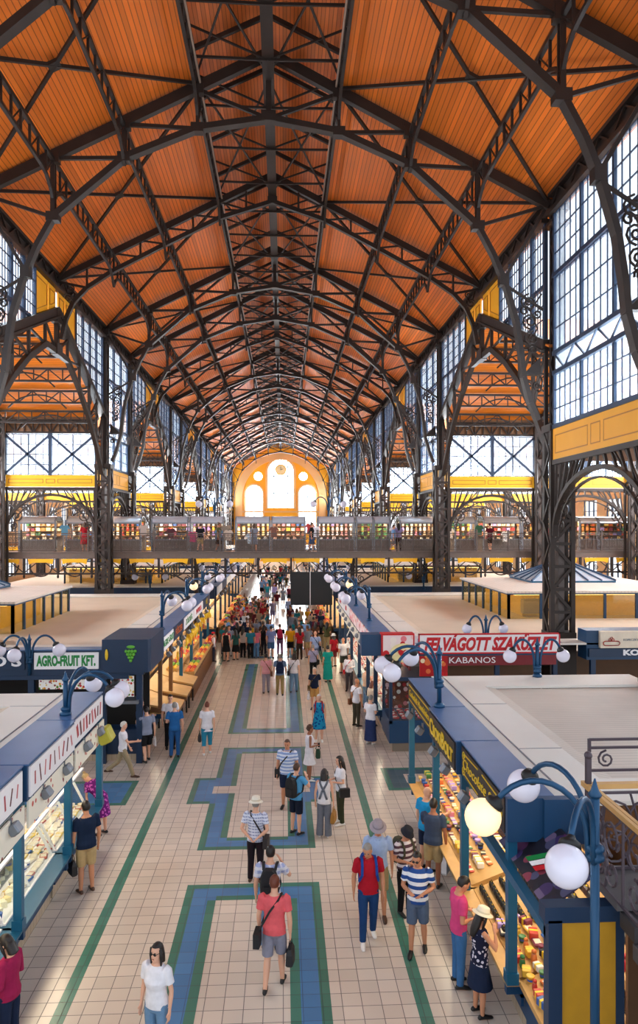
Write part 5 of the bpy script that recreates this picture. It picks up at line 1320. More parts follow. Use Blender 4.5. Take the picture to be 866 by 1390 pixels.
# stall on the far right of the nave column
t = thing('deli_stall_front', 'navy and beige fronted stall to the right of the nave column', 'stall', (0, 0, 0))
b = MB(); b.box(10.35, 17, 22.9, 23.6, 2.9, 3.85, 0); b.box(10.75, 17, 22.75, 22.9, 3.3, 3.84, 1); b.box(10.4, 17, 22.8, 22.9, 3.0, 3.27, 2); b.build('fascia', [BLUE, mat('beige_board', '#e6d8c2', .5), BLUE_D], t)
b = MB(); b.tube([(11.1 + (.2 if math.cos(a) > 0 else -.2) + .07 * math.cos(a), 22.72, 3.46 + .07 * math.sin(a)) for a in [R(20 * i + 5) for i in range(19)]], .014, 5)
for cx_, cz_ in ((11.1, 3.62), (11.05, 3.57), (11.15, 3.57)): b.tube([(cx_ + .04 * math.cos(a), 22.72, cz_ + .04 * math.sin(a)) for a in [R(30 * i) for i in range(13)]], .01, 5); b.build('red_emblem', RED, t)
text('KOLBÁSZ', .24, t, WHITE, (12.3, 22.79, 3.135), (R(90), 0, 0), 0, 1.6, bold=.012); text('KOPECZKY', .1, t, GREYM, (11.75, 22.74, 3.56), (R(90), 0, 0), 0, .5)
for x in (10.6, 13, 15.4): b = MB(); b.box(x - .08, x + .08, 22.95, 23.1, 0, 2.95); b.build('post', BLUE_D, t)
b = MB(); b.box(10.6, 17, 23.2, 23.9, 0, 1.0); b.build('counter', BLUE, t)
b = MB(); b.box(10.5, 17, 25, 25.1, 0, 2.8); b.build('back_wall', INNER, t)

# glass lanterns on the second roofs
def skylight(label, s, y0, y1, x0=9.3, x1=17.5, z=3.4, glow=True):
    t = thing('roof_lantern', label, 'roof lantern', (0, 0, 0)); h = 1.05
    b = MB(); n = 6
    for i in range(n + 1):
        y = y0 + (y1 - y0) * i / n; b.box(s * x0 - .05, s * x0 + .05, y - .05, y + .05, z, z + h); x = x0 + (x1 - x0) * i / n
        b.box(s * x - .05, s * x + .05, y0 - .05, y0 + .05, z, z + h)
    b.box(s * (x0 - .1), s * (x1), y0 - .1, y0 - .02, z + h - .04, z + h + .06); b.box(s * (x0 - .1), s * (x0 - .02), y0, y1, z + h - .04, z + h + .06)
    b.build('frame', BLUE, t)
    g = MB(); g.box(s * x0 - .01, s * x0 + .01, y0, y1, z, z + h); g.box(s * x0, s * x1, y0 - .01, y0 + .01, z, z + h); g.build('glazing', TGLASS, t)
    i = MB(); i.box(s * (x0 + .9), s * (x1), y0 + 1.0, y1 - 1.0, z, z + h - .1); i.build('inner_wall', mat('inner_ochre', '#dcb648', .6, 0, .2), t)
    w = MB(); w.box(s * (x0 + .8), s * (x0 + 1.6), y0 + .5, y0 + .9, z + .15, z + .75); w.build('air_unit', mat('unit_beige', '#9a8a72', .5), t)
    tb = MB(); tb.box(s * (x0 + .4), s * x1, y0 + .35, y0 + .42, z + h - .1, z + h - .05); tb.box(s * (x0 + .35), s * (x0 + .42), y0 + .3, y1, z + h - .1, z + h - .05); tb.build('glow_strip', TUBE, t)  # glowing strips added inside the lantern to brighten what shows through its panes
    yc = (y0 + y1) / 2; xc = (x0 + x1) / 2; hw = .30
    e = [(x0 - .14, y0 - .14), (x1, y0 - .14), (x1, y1 + .14), (x0 - .14, y1 + .14)]; q = [(x0 + 1.75, y0 + 2.2), (x0 + 5.6, y0 + 2.2), (x0 + 5.6, y1 - 2.2), (x0 + 1.75, y1 - 2.2)]
    r = MB(); r.loft([[(s * x, y, z + h + .02) for x, y in e], [(s * x, y, z + h + .1) for x, y in e], [(s * x, y, z + h + .26) for x, y in q]]); r.build('roof', ribbed('ribbed_white_%d' % s, '#ddd6cc', 0, .15), t)
    p = MB(); p.loft([[(s * x, y, z + h + .26) for x, y in q], [(s * x, y, z + h + .34) for x, y in q]]); p.build('kerb', TEAL, t)
    apex = [(x0 + 3.2, yc - .1), (x0 + 4.2, yc - .1), (x0 + 4.2, yc + .1), (x0 + 3.2, yc + .1)]
    gl = MB(); gl.loft([[(s * x, y, z + h + .34) for x, y in q], [(s * x, y, z + h + 1.05) for x, y in apex]]); gl.build('glass_roof', mat('pale_glass', '#b9d2e6', .15, 0, .2, 1, .7), t)
    bb = MB()
    for k in range(4):
        bb.bar((s * q[k][0], q[k][1], z + h + .36), (s * apex[k][0], apex[k][1], z + h + 1.07), .08)
    for k in range(1, 6): x = q[0][0] + (q[1][0] - q[0][0]) * k / 6; xa = apex[0][0] + (apex[1][0] - apex[0][0]) * k / 6; bb.bar((s * x, q[0][1], z + h + .36), (s * xa, apex[0][1], z + h + 1.07), .06)
    for k in range(1, 4): y = q[0][1] + (q[3][1] - q[0][1]) * k / 4; bb.bar((s * q[0][0], y, z + h + .36), (s * apex[0][0], yc, z + h + 1.07), .06)
    bb.build('glazing_bar', BLUE, t)
    return t
skylight('large hipped roof lantern with blue glazing bars on the right tan roof', 1, 29.4, 37.0, 9.85, 18, 3.38)
skylight('roof lantern with tinted side panes on the left tan roof', -1, 26.3, 33.0, 9.2, 18, 3.38)

# ================================================================== blocks beyond the bridge
k = 0
for y0, y1 in ((44.5, 63.5), (67.5, 86), (90, 109), (114, 135)):
    for s in (-1, 1):
        nm = ('first', 'second', 'third', 'fourth')[k // 2]; side = 'left' if s < 0 else 'right'; k += 1
        block_roof('pale roof of the %s %s stall block beyond the bridge' % (nm, side), s, y0, y1, 18, ribs=False, z=3.45)
        n = 5 if y0 < 60 else 3
        for i in range(n):
            ya, yb = y0 + (y1 - y0) * i / n, y0 + (y1 - y0) * (i + 1) / n
            stall('stall %s in the %s %s block beyond the bridge' % (('nearest', 'second', 'third', 'fourth', 'farthest')[i], nm, side), s, ya, yb, rnd.choice([WHITE, BLUE_D, WHITE, PRICE_PIC]), 0, 'fruit', last=i == n - 1, back=6.4, post=BLUE_D)
        b = MB(); b.box(s * 3.7, s * 17.5, y0 - .3, y0 - .1, 2.75, 3.45); b.box(s * 6.8, s * 17.5, y0 + .3, y0 + .4, 0, 2.75); o = b.build('block_front', [BLUE_D]); tag(o, 'blue front of the %s %s block beyond the bridge' % (nm, side), 'stall front')
        if y0 < 70: skylight('roof lantern on the %s %s roof beyond the bridge' % (nm, side), s, y0 + 4, y0 + 12, 7.6, 14, 3.38)
        for q in range(2 if y0 < 70 else 1): lamp('globe lamp %s on the %s %s fascia beyond the bridge' % (('nearer', 'farther')[q], nm, side), s * 3.95, y0 + 3 + 9 * q, 3.45, 1.35, (90 - s * 60, 90, 0 if s < 0 else 180), 1.0, .24)
lamp('two globe lamp on the left roof beyond the bridge', -7.6, 44.2, 3.3, 1.1, (0, 180), .8, .2); lamp('two globe lamp on the right roof beyond the bridge', 9.2, 44.2, 3.3, 1.1, (0, 180), .8, .2)
for s in (-1, 1):
    for i in range(30):
        y = 45 + i * .62; sc = rnd.uniform(1.8, 2.4)
        o = goods('crate', (s * 3.3, y, .95), 0, 'slatted produce crate on the %s just beyond the bridge' % ('left' if s < 0 else 'right'), 'crates beyond the bridge on the %s' % ('left' if s < 0 else 'right'), 1)
        for kx in range(3): goods('fruit', (s * 3.3 + rnd.uniform(-.12, .12), y + (kx - 1) * .18, 1.0), 0, 'round fruit in the crates on the %s beyond the bridge' % ('left' if s < 0 else 'right'), 'fruit beyond the bridge', sc, boxm(fc[(i // 2) % 7]))
    b = MB(); b.box(s * 3.02, s * 3.5, 44.6, 63.4, 0, .94); o = b.build('produce_counter', WOOD_D); tag(o, 'low produce counter on the %s beyond the bridge' % ('left' if s < 0 else 'right'), 'counter')

# stairs and railing in the near right corner
t = thing('stair_railing', 'scrolled iron railing with wooden handrail around the stairs at lower right', 'railing', (0, 0, 0))
RAILM = mat('plum_iron', '#4a3f47', .45, .3, .2); xr = 4.22
def scroll_panel(b, p0, p1, zb, zt, n, r=.014, axis='y'):
    for i in range(n):
        a = p0 + (p1 - p0) * i / n; c = p0 + (p1 - p0) * (i + 1) / n; mid = (a + c) / 2; w = abs(c - a); h = zt - zb
        pt = (lambda u, z: (xr, u, z)) if axis == 'y' else (lambda u, z: (u, axis, z))
        for cu, cz, rr, a0, tt in ((mid - w * .2, zb + h * .68, w * .24, 270, 1.5), (mid + w * .2, zb + h * .68, w * .24, 270, -1.5), (mid - w * .2, zb + h * .26, w * .22, 90, -1.4), (mid + w * .2, zb + h * .26, w * .22, 90, 1.4)):
            b.tube([pt(u, z) for u, z in spiral((cu, cz), rr, a0, tt, 16)], r, 5)
        b.tube([pt(mid, zb), pt(mid - w * .1, zb + h * .3), pt(mid + w * .1, zb + h * .6), pt(mid, zt)], r, 5)
        b.bar(pt(a, zb), pt(a, zt), .026)
    b.bar(pt(p1, zb), pt(p1, zt), .026)
    b.bar(pt(p0, zb), pt(p1, zb), .03, .03); b.bar(pt(p0, zt), pt(p1, zt), .03, .03)
b = MB(); scroll_panel(b, 8.6, 5.0, 3.1, 4.05, 4, .016); b.build('scroll_panel', RAILM, t)
b = MB(); b.box(xr - .05, xr - .005, 4.8, 8.7, 4.08, 4.14); b.box(xr + .005, xr + .05, 4.8, 8.7, 4.08, 4.14); b.build('handrail', WOOD, t)
b = MB(); b.bar((4.2, 8.6, 4.11), (8.4, 8.6, 4.11), .09, .06); b.build('handrail', WOOD, t)
b = MB(); b.box(xr - .03, xr + .03, 8.57, 8.63, 3.0, 4.45); b.ell((xr, 8.6, 4.48), .05, 10, 8); b.build('post', RAILM, t)
b = MB(); scroll_panel(b, 4.22, 8.4, 3.1, 4.02, 4, .016, 8.6); b.build('scroll_panel', RAILM, t)
b = MB()
for z in (4.17, 4.05, 3.72): b.bar((4.95, 10.25, z), (9, 10.25, z), .035)
for x in (4.95, 6.6, 8.2): b.bar((x, 10.25, 3.4), (x, 10.25, 4.18), .04)
for x in (5.2, 5.9, 6.3, 7.0): b.tube([(u, 10.25, w) for u, w in spiral((x, 3.88), .13, 90, 1.5)], .016, 5)
b.build('upper_rail', RAILM, t)
t = thing('staircase', 'dark stone staircase going down behind the yellow end board', 'stairs', (0, 0, 0))
b = MB(); b.box(4.25, 8.5, 7.9, 8.7, 2.95, 3.08); b.build('landing', mat('step_stone', '#4a4648', .6), t)
for i in range(13):
    b = MB(); z = 2.95 - .19 * i; b.box(4.3, 8.5, 7.9 - .3 * (i + 1), 7.9 - .3 * i + .04, z - .19, z - .02); b.build('step', mat('step_stone', '#4a4648', .6) if i % 2 else mat('step_dark', '#2a2629', .6), t)
# ------------------------------------------------------------------ the bridge across the hall and its stalls
YB = 42.25
DECK = mat('deck_edge', '#6b5f5a', .5, .2, .2)
t = thing('gallery_bridge', 'iron gallery bridge crossing the hall above the aisle', 'bridge', (0, 0, 0))
b = MB(); b.box(-XO + .1, XO - .1, YB + .1, 47.9, 5.45, 5.62); b.build('deck', WOOD_D, t)
b = MB(); b.box(-XO + .1, XO - .1, YB - .05, YB + .12, 5.32, 5.68, 0); b.box(-XO + .1, XO - .1, YB - .1, YB + .14, 5.66, 5.72, 0); b.build('deck_edge', DECK, t)
b = MB(); n = 26; bw = 2 * XO / 27
for i in range(27):
    x = -XO + bw * (i + .5); h = bw * .5
    b.extr([(x - h * .76, YB - .08, 5.31), (x + h * .76, YB - .08, 5.31), (x + h * .7, YB - .08, 5.0), (x + h * .42, YB - .08, 5.1), (x - h * .42, YB - .08, 5.1), (x - h * .7, YB - .08, 5.0)], (0, .05, 0))
b.build('yellow_panel', YELB, t)
b = MB()
b.box(-XO, XO, YB - .03, YB + .1, 4.4, 4.5)
for i in range(28):
    x = -XO + bw * i; b.box(x - .06, x + .06, YB - .06, YB + .1, 4.45, 5.35)
    b.ell((x, YB, 4.3), (.07, .07, .12), 8, 6)
    if i < 27:
        c = x + bw / 2; b.path(arc((c, 4.95), bw * .34, 180, 360, 10, 'xz', YB), .07, .07)
        b.bar((x, YB, 4.5), (c, YB, 5.3), .05); b.bar((c, YB, 5.3), (x + bw, YB, 4.5), .05)
        b.tube([(u, YB - .02, w) for u, w in spiral((c, 4.74), .16, 90, 1.6)], .025, 5)
b.build('fascia_lattice', IRON, t)
for x in (-4.6, 4.6):
    b = MB()
    b.box(x - .12, x + .12, YB + .1, YB + .34, 0, 5.3)
    for s in (-1, 1):
        b.bar((x, YB, 3.6), (x + s * 1.3, YB, 4.42), .09); b.tube([(u, YB, w) for u, w in spiral((x + s * .5, 4.12), .22, 90, 1.5 * s)], .035, 5); b.tube([(u, YB, w) for u, w in spiral((x + s * .26, 3.75), .14, 90, -1.5 * s)], .03, 5)
    b.ell((x, YB, 3.5), (.12, .12, .2), 10, 8)
    b.build('bracket_post', IRON, t)
# railing panels
pan = MB(); w = 1.9
def sc(cu, cz, r, a0, tt): pan.tube([(u, 0, z) for u, z in spiral((cu, cz), r, a0, tt, 12)], .017, 4)
for i in range(4):
    a = w * i / 4; m = a + w / 8
    sc(m - .11, .78, .1, 270, 1.3); sc(m + .11, .78, .1, 270, -1.3); sc(m, .5, .15, 90, 1.5); sc(m - .12, .26, .1, 90, -1.3); sc(m + .12, .26, .1, 90, 1.3)
    pan.bar((a, 0, .05), (a, 0, 1.0), .03)
pan.box(0, w, -.03, .03, 1.02, 1.08); pan.box(0, w, -.02, .02, .94, .97); pan.box(0, w, -.02, .02, .04, .09); pan.box(-.04, .04, -.05, .05, 0, 1.2); pan.ell((0, 0, 1.22), .06, 8, 6)
PM = pan.mesh('railing_panel', IRON2)
rl = thing('bridge_railing', 'scrollwork iron railing along the near edge of the bridge', 'railing', (0, 0, 0))
x = -XO
while x < XO - 1.7: o = link('railing_panel', PM, rl); o.location = (x, YB, 5.72); x += w
# stalls on the bridge
PXS = [(26, 75), (90, 126), (144, 191), (206, 255), (258, 303), (320, 366), (369, 414), (432, 481), (484, 506), (508, 529), (543, 596), (618, 645), (657, 706), (709, 733), (787, 811), (813, 860)]
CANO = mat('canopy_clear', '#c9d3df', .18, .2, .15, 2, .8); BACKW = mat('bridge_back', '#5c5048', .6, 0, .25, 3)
ys = 44.3
ords = ['first', 'second', 'third', 'fourth', 'fifth', 'sixth', 'seventh', 'eighth', 'ninth', 'tenth', 'eleventh', 'twelfth', 'thirteenth', 'fourteenth', 'fifteenth', 'sixteenth']
KCOL = [['#f2e6c8', '#d8c49a', '#a87a4a'], ['#6a2a2a', '#2a2a3a', '#c8b8a0'], ['#a8442a', '#e0c0a0', '#7a3a2a'], ['#5a1a2a', '#1a1a28', '#b8a8c0'], ['#e8e0e8', '#9a7ab8', '#c8a890'], ['#f0d890', '#e8e0d8', '#b8a8a0'], ['#d8a890', '#8a5a4a', '#e8d8c8'], ['#f0e8e8', '#d89a9a', '#e0c8c0'], ['#3a6a3a', '#7a9a4a', '#d8c8a0'], ['#3a6a3a', '#5a8a4a', '#c8a080'], ['#f0ead8', '#c8a880', '#8a6a4a'], ['#e8c84a', '#d8a83a', '#2a6a4a'], ['#a82a2a', '#f0e8e0', '#d8c0a0'], ['#e0b88a', '#c8884a', '#f0e0c8'], ['#e8d0a0', '#d88a4a', '#b83a2a'], ['#e8c86a', '#d8683a', '#2a2a2a']]
for i, (pa, pb) in enumerate(PXS):
    xa, _ = onplane(pa, 712, ys); xb, _ = onplane(pb, 712, ys); wd = xb - xa
    t = thing('bridge_stall', 'glass canopied souvenir stall on the bridge, %s from the left' % ords[i], 'stall', (xa, ys, 5.62), 0, 'stalls on the bridge')
    b = MB()
    for x in (0, wd):
        for y in (0, 1.5): b.box(x - .05, x + .05, y - .05, y + .05, 0, 1.95)
        b.path([(x, .75 - .78 * math.cos(R(a)), 1.75 + .42 * math.sin(R(a))) for a in range(0, 181, 20)], .07, .07, 0, (1, 0, 0))
    b.box(0, wd, -.06, 0, 1.72, 1.8); b.box(0, wd, -.05, 0, .72, .78); b.build('frame', GREYM, t)
    b = MB(); R_ = [[(x, .75 - .8 * math.cos(R(a)), 1.75 + .44 * math.sin(R(a))) for a in range(0, 181, 15)] for x in (-.03, wd + .03)]
    b.loft(R_, 0, False, False); b.build('canopy', CANO, t)
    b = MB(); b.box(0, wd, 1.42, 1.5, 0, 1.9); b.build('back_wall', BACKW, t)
    b = MB(); b.box(.05, wd - .05, 0, .55, 0, .74); b.build('counter', mat('counter_grey', '#6a6460', .5), t)
    b = MB()
    for z in (.95, 1.25, 1.55): b.box(.05, wd - .05, 1.05, 1.42, z, z + .03)
    b.build('shelf', WOOD_D, t)
    lt = MB(); lt.box(.1, wd - .1, .5, .56, 1.82, 1.86); lt.build('glow_strip', TUBE, t)
    n = max(3, int(wd / .27)); lab = 'little souvenir on the shelves of the %s bridge stall from the left' % ords[i]
    for z in (.98, 1.28, 1.58):
        for j in range(n): goods(('box', 'doll', 'jar')[(i + int(z * 10)) % 3], (xa + .12 + (wd - .24) * j / max(1, n - 1), ys + 1.22, 5.62 + z), 0, lab, 'souvenirs in bridge stall %s' % ords[i], rnd.uniform(1.5, 2.2), boxm(KCOL[i][rnd.randrange(3)] if rnd.random() < .7 else rnd.choice(CARD)))
    for j in range(max(2, int(wd / .4))): goods('bag' if (i + j) % 3 == 0 else 'box', (xa + .2 + .4 * j, ys + .28, 5.62 + .745), rnd.uniform(-.3, .3), 'ware on the counter of the %s bridge stall from the left' % ords[i], 'wares on bridge counter %s' % ords[i], 1.2 if (i + j) % 3 else .7, boxm(KCOL[i][j % 3]))
for px, pz, c in ((88, 6.9, '#5aa0c8'), (115, 6.6, '#3a8ac0'), (195, 6.9, '#c8b8b0'), (232, 6.7, '#5a1a2a'), (262, 6.5, '#c04a7a'), (272, 6.7, '#a58ae0'), (297, 6.6, '#4a7aa8'), (307, 6.9, '#8a7a6a'), (310, 6.6, '#d8c8b8'), (340, 6.4, '#c8e0f0'), (372, 6.8, '#7a4a3a'), (421, 7.0, '#b83a3a'), (424, 6.6, '#3a3a4a'), (428, 6.8, '#e8e8f0'), (535, 6.8, '#e8e8f0'), (541, 6.6, '#1a2a5a'), (602, 6.8, '#f0f0f0'), (610, 6.7, '#e8e0d0'), (650, 6.9, '#2a6a4a'), (686, 6.5, '#e8e8e8'), (740, 6.8, '#a83a3a')):
    x, _ = onplane(px, 712, 44.1)
    goods('shirt', (x, 44.05, pz + .35), rnd.uniform(-.3, .3), 'garment in %s hanging between bridge stalls' % {'#5': 'blue', '#3': 'dark blue', '#c': 'pale', '#a': 'lilac', '#4': 'steel blue', '#8': 'brown', '#d': 'beige', '#7': 'rust', '#b': 'red', '#e': 'white', '#1': 'navy', '#f': 'white', '#2': 'green'}[c[:2]], 'garments hanging along the bridge', 1.0, boxm(c))
for x, nm in ((-3.9, 'left'), (3.4, 'right')): lamp('twin globe lamp standing on the bridge %s of its middle' % nm, x, 46.2, 5.62, 3.3, (0, 180), .85, .22, (), True)
t = thing('display_board', 'black two panel board hanging under the bridge over the aisle', 'board', (0, 0, 0))
b = MB(); b.box(.92, 2.02, 41.0, 41.08, 2.7, 4.6); b.build('panel', BLACK, t)
b = MB(); b.box(2.05, 3.3, 41.0, 41.08, 2.7, 4.6); b.build('panel', BLACK, t)
b = MB(); b.box(2.02, 2.05, 40.99, 41.09, 2.7, 4.6); b.build('divider', WHITE, t)
b = MB()
for x in (1.1, 3.1): b.bar((x, 41.04, 4.6), (x, 42.0, 5.4), .03)
b.build('hanger', IRON, t)
# side galleries along the far stretches
for n in (4, 7, 10, 13):
    for s in (-1, 1):
        b = MB(); b.box(s * (WX + .3), s * XO, T[n] + (6.3 if n == 4 else .3), T[n + 1] - .2 if n != 4 else T[n + 1], 5.4, 5.62)
        if n == 4: continue
        o = b.build('gallery_floor', WOOD_D); struct(o)
        g = MB(); g.box(s * (WX + .3), s * XO, T[n] + .2, T[n] + .3, 4.95, 5.32); o = g.build('gallery_panel', YELB); struct(o)
        rr = thing('gallery_railing', 'iron railing of the %s side gallery, bay %s from the bridge' % ('left' if s < 0 else 'right', {7: 'nearest', 10: 'second', 13: 'third'}[n]), 'railing', (0, 0, 0))
        x = WX + .4
        while x < XO - 2: o = link('railing_panel', PM, rr); o.location = (s * x if s > 0 else -x - w, T[n] + .25, 5.62); x += w
# ------------------------------------------------------------------ the people one can make out
def C(c): return cloth(c)
WS = mat('shoe_white', '#e8e6e2', .5); BS = mat('shoe_brown', '#4a3022', .5); NEAR = (.0105, .014)
DEN = C('#2b4468'); LDEN = C('#6d8fb0'); KHA = C('#b39a6e'); BLK = C('#17171b'); NAV = C('#1b2742'); GRY = C('#7d8290'); WHT = C('#eceaf0')
def at(px, py): return ground(px, py)
def P(label, px, py, tall, head, **k):
    X, Y = at(px, py); return add_person(label, X, Y, tall, head, **k)
P('person in navy tee and khaki shorts standing with a dark bag by the deli counter', 117, 1211, 1.80, 325, top=('tee', C('#14243f')), bottom=('shorts', KHA), shoes=BS, hair=('short', 'dark'), arms=('down', 'down'), handbag=mat('bag_dark', '#1d1a1c', .5), hand=-1, phone=1, skin='tan', vox=NEAR, face=False, fat=1.08, bagsize=(.2, .28), bags={'handbag': 'dark shopping bag held by the man in navy tee and khaki shorts', 'phone': 'dark phone held by the man in navy tee and khaki shorts'})
P('person in purple flowered dress bending down towards the deli counter', 138, 1133, 1.62, 300, top=('dress', cloth('#6a1a6e', 'flowers', '#c860b8', .07)), skirt=.5, female=True, lean=48, pitch=20, hair=('bun', 'blond'), arms=('low', 'low'), vox=NEAR, face=False)
add_person('person with short dark hair in a magenta cardigan at the lower left corner', -3.25, 10.05, 1.67, 285, top=('long', C('#9a1f4c')), bottom=('trousers', NAV), female=True, hair=('bob', 'dark'), arms=('bent', 'bent'), vox=NEAR, pitch=22)
add_person('person in sunglasses and white top looking up at the lower edge', -1.2, 9.75, 1.66, 205, top=('tee', WHT), bottom=('trousers', LDEN), female=True, hair=('bob', 'dark'), shades=True, vox=NEAR, pitch=-4)
add_person('person in coral tee and grey shorts walking away with a black drawstring bag', .36, 11.35, 1.76, 8, top=('tee', C('#e8646a')), bottom=('shorts', C('#8d8c9c')), hair=('short', 'red'), arms=('down', 'down'), stride=.5, sling=mat('bag_black', '#15161a', .6), sling_side=-1, sling_y=-.2, handbag=mat('bag_black', '#15161a', .6), hand=1, vox=NEAR, face=False, bags={'shoulder_bag': 'black drawstring bag with white mark on the back of the coral tee', 'handbag': 'black carrier bag hanging from the hand beside coral tee'})
P('person in white and blue patterned tee wearing a black backpack, hand raised to the face', 367, 1287, 1.75, 5, top=('tee', cloth('#e6e6f0', 'plaid', '#a9b4dc', .11)), bottom=('trousers', LDEN), hair=('short', 'dark'), arms=('down', 'up'), backpack=mat('bag_navyblack', '#14151c', .6), vox=NEAR, face=False, bags={'backpack': 'black backpack on the white and blue patterned tee'})
P('person in white sun hat and plaid shirt with hands behind the back', 347, 1197, 1.70, 12, top=('tee', cloth('#dfe3f2', 'plaid', '#9aa3c4', .06)), bottom=('trousers', C('#241a20')), hair=('short', 'grey'), hat=('brim', mat('hat_white', '#f0ead8', .6)), band=mat('hat_band', '#d8ccb0', .6), arms=('back', 'back'), sling=mat('bag_umber', '#2a2224', .6), shoes=BS, vox=NEAR, face=False, bags={'shoulder_bag': 'dark brown shoulder bag worn by the man in white sun hat'})
P('person in blue striped polo facing the camera behind the boy with the backpack', 390, 1097, 1.77, 192, top=('polo', cloth('#8fa8d8', 'stripes', '#dfe6f6', .085)), bottom=('shorts', NAV), hair=('short', 'brown'), arms=('down', 'down'), sling=mat('bag_black', '#15161a', .6), skin='tan', vox=NEAR, fat=1.12, bags={'shoulder_bag': 'black shoulder bag of the man in blue striped polo'})
P('person in light blue tee and navy shorts drinking, with a black backpack', 402, 1132, 1.66, 40, top=('tee', C('#58a4d6')), bottom=('shorts', C('#161d30')), hair=('short', 'brown'), arms=('down', 'up'), backpack=mat('bag_black', '#15161a', .6), vox=NEAR, bags={'backpack': 'large black backpack on the light blue tee'})
P('person in white sleeveless top and white skirt looking at a phone', 420, 1060, 1.58, 80, top=('tee', WHT), sleeveless=True, bottom=('skirt', C('#f0eef2')), skirt=.55, female=True, hair=('curly', 'brown'), arms=('bent', 'bent'), skin='brown', shoes=WS, phone=1, handbag=C('#2f4a3a'), hand=1, bagsize=(.09, .3), vox=NEAR, bags={'handbag': 'dark green knitted bag hanging from the hand of the woman in white skirt', 'phone': 'phone held by the woman in white skirt'})
P('person in grey dungarees with long black hair and a mustard tote', 440, 1136, 1.58, 15, top=('tank', WHT), bottom=('wide', C('#6f737f')), female=True, hair=('bob', 'dark'), arms=('down', 'down'), braces=C('#6f737f'), shoes=WS, handbag=mat('bag_mustard', '#9a6a1e', .6), hand=1, bagsize=(.22, .3), vox=NEAR, bags={'handbag': 'mustard tote bag between the two talking women'})
P('person in white tee and olive trousers with very long dark hair', 462, 1119, 1.66, 262, top=('tee', WHT), bottom=('trousers', C('#3a3f2c')), female=True, hair=('long', 'dark'), arms=('bent', 'bent'), shoes=WS, sling=mat('bag_black', '#15161a', .6), sling_side=-1, vox=NEAR, bags={'shoulder_bag': 'small black bag at the hip of the woman in olive trousers'})
P('person in red polo and blue jeans walking towards the camera', 500, 1279, 1.76, 178, top=('polo', C('#b0182a')), bottom=('trousers', C('#1d3f6e')), hair=('short', 'grey'), arms=('down', 'down'), stride=.45, shoes=WS, backpack=C('#22489a'), straps=C('#22489a'), skin='tan', vox=NEAR, pitch=22, turn=-20, bags={'backpack': 'blue strapped backpack worn over the red polo'})
P('person in grey sun hat and pale blue shirt walking behind the red polo', 513, 1246, 1.80, 186, top=('polo', C('#a9bfe4')), bottom=('shorts', C('#a8946c')), hair=('short', 'grey'), hat=('brim', C('#a59aa2')), band=C('#8d828c'), arms=('down', 'down'), stride=-.3, shoes=BS, skin='tan', vox=NEAR, pitch=18)
P('person in blue and white block striped tee and denim shorts', 567, 1294, 1.74, 194, top=('tee', cloth('#2b4f93', 'stripes', '#eef0f4', .135)), bottom=('shorts', C('#56657c')), hair=('short', 'dark'), shades=True, arms=('belly', 'bent'), stride=.3, shoes=BLACK, skin='tan', vox=NEAR, pitch=14, turn=-14)
P('person in dark bucket hat and brown striped tee with a backpack', 550, 1240, 1.64, 150, top=('tee', cloth('#5a3f4a', 'stripes', '#e6dde0', .11)), bottom=('trousers', BLK), hair=('short', 'dark'), hat=('bucket', C('#2b2c34')), arms=('belly', 'bent'), backpack=C('#4a4a3c'), skin='tan', vox=NEAR, pitch=26, bags={'backpack': 'grey green backpack on the brown striped tee'})
P('person in slate tee and khaki shorts holding a white plastic bag', 588, 1204, 1.77, 28, top=('tee', C('#3d4a63')), bottom=('shorts', KHA), hair=('short', 'dark'), arms=('fwd', 'down'), handbag=mat('plastic_white', '#e6e6ea', .3), hand=1, bagsize=(.24, .36), bagname='plastic_bag', skin='brown', vox=NEAR, face=False, fat=1.08, bags={'plastic_bag': 'white plastic bag hanging beside khaki shorts at the chocolate stall'})
P('person in bright cyan tee with sunglasses at the chocolate counter', 578, 1182, 1.76, 62, top=('tee', C('#1f93cc')), bottom=('shorts', NAV), hair=('bald', 'grey'), shades=True, arms=('down', 'fwd'), skin='fair', vox=NEAR, pitch=14)
add_person('person in pink tee and jeans reading at the souvenir deck', 3.28, 11.25, 1.74, 85, top=('tee', C('#d8487e')), bottom=('trousers', C('#3f6ea0')), hair=('short', 'dark'), arms=('bent', 'belly'), skin='tan', vox=NEAR, pitch=30)
add_person('person in cream sun hat and dark flowered top at the souvenir deck', 3.42, 10.55, 1.58, 75, top=('tank', cloth('#1d2038', 'flowers', '#d8d0dc', .06)), bottom=('skirt', NAV), female=True, hair=('long', 'dark'), hat=('brim', mat('hat_cream', '#efe2c8', .6)), band=mat('hat_band', '#d8ccb0', .6), arms=('bent', 'up'), skin='tan', vox=NEAR, pitch=18)
add_person('vendor person in black top behind the CsokiBolt counter', 4.95, 13.4, 1.72, 300, z=0, top=('tee', BLK), bottom=('trousers', GRY), hair=('short', 'dark'), arms=('bent', 'fwd'), skin='tan', vox=(.014, .018))
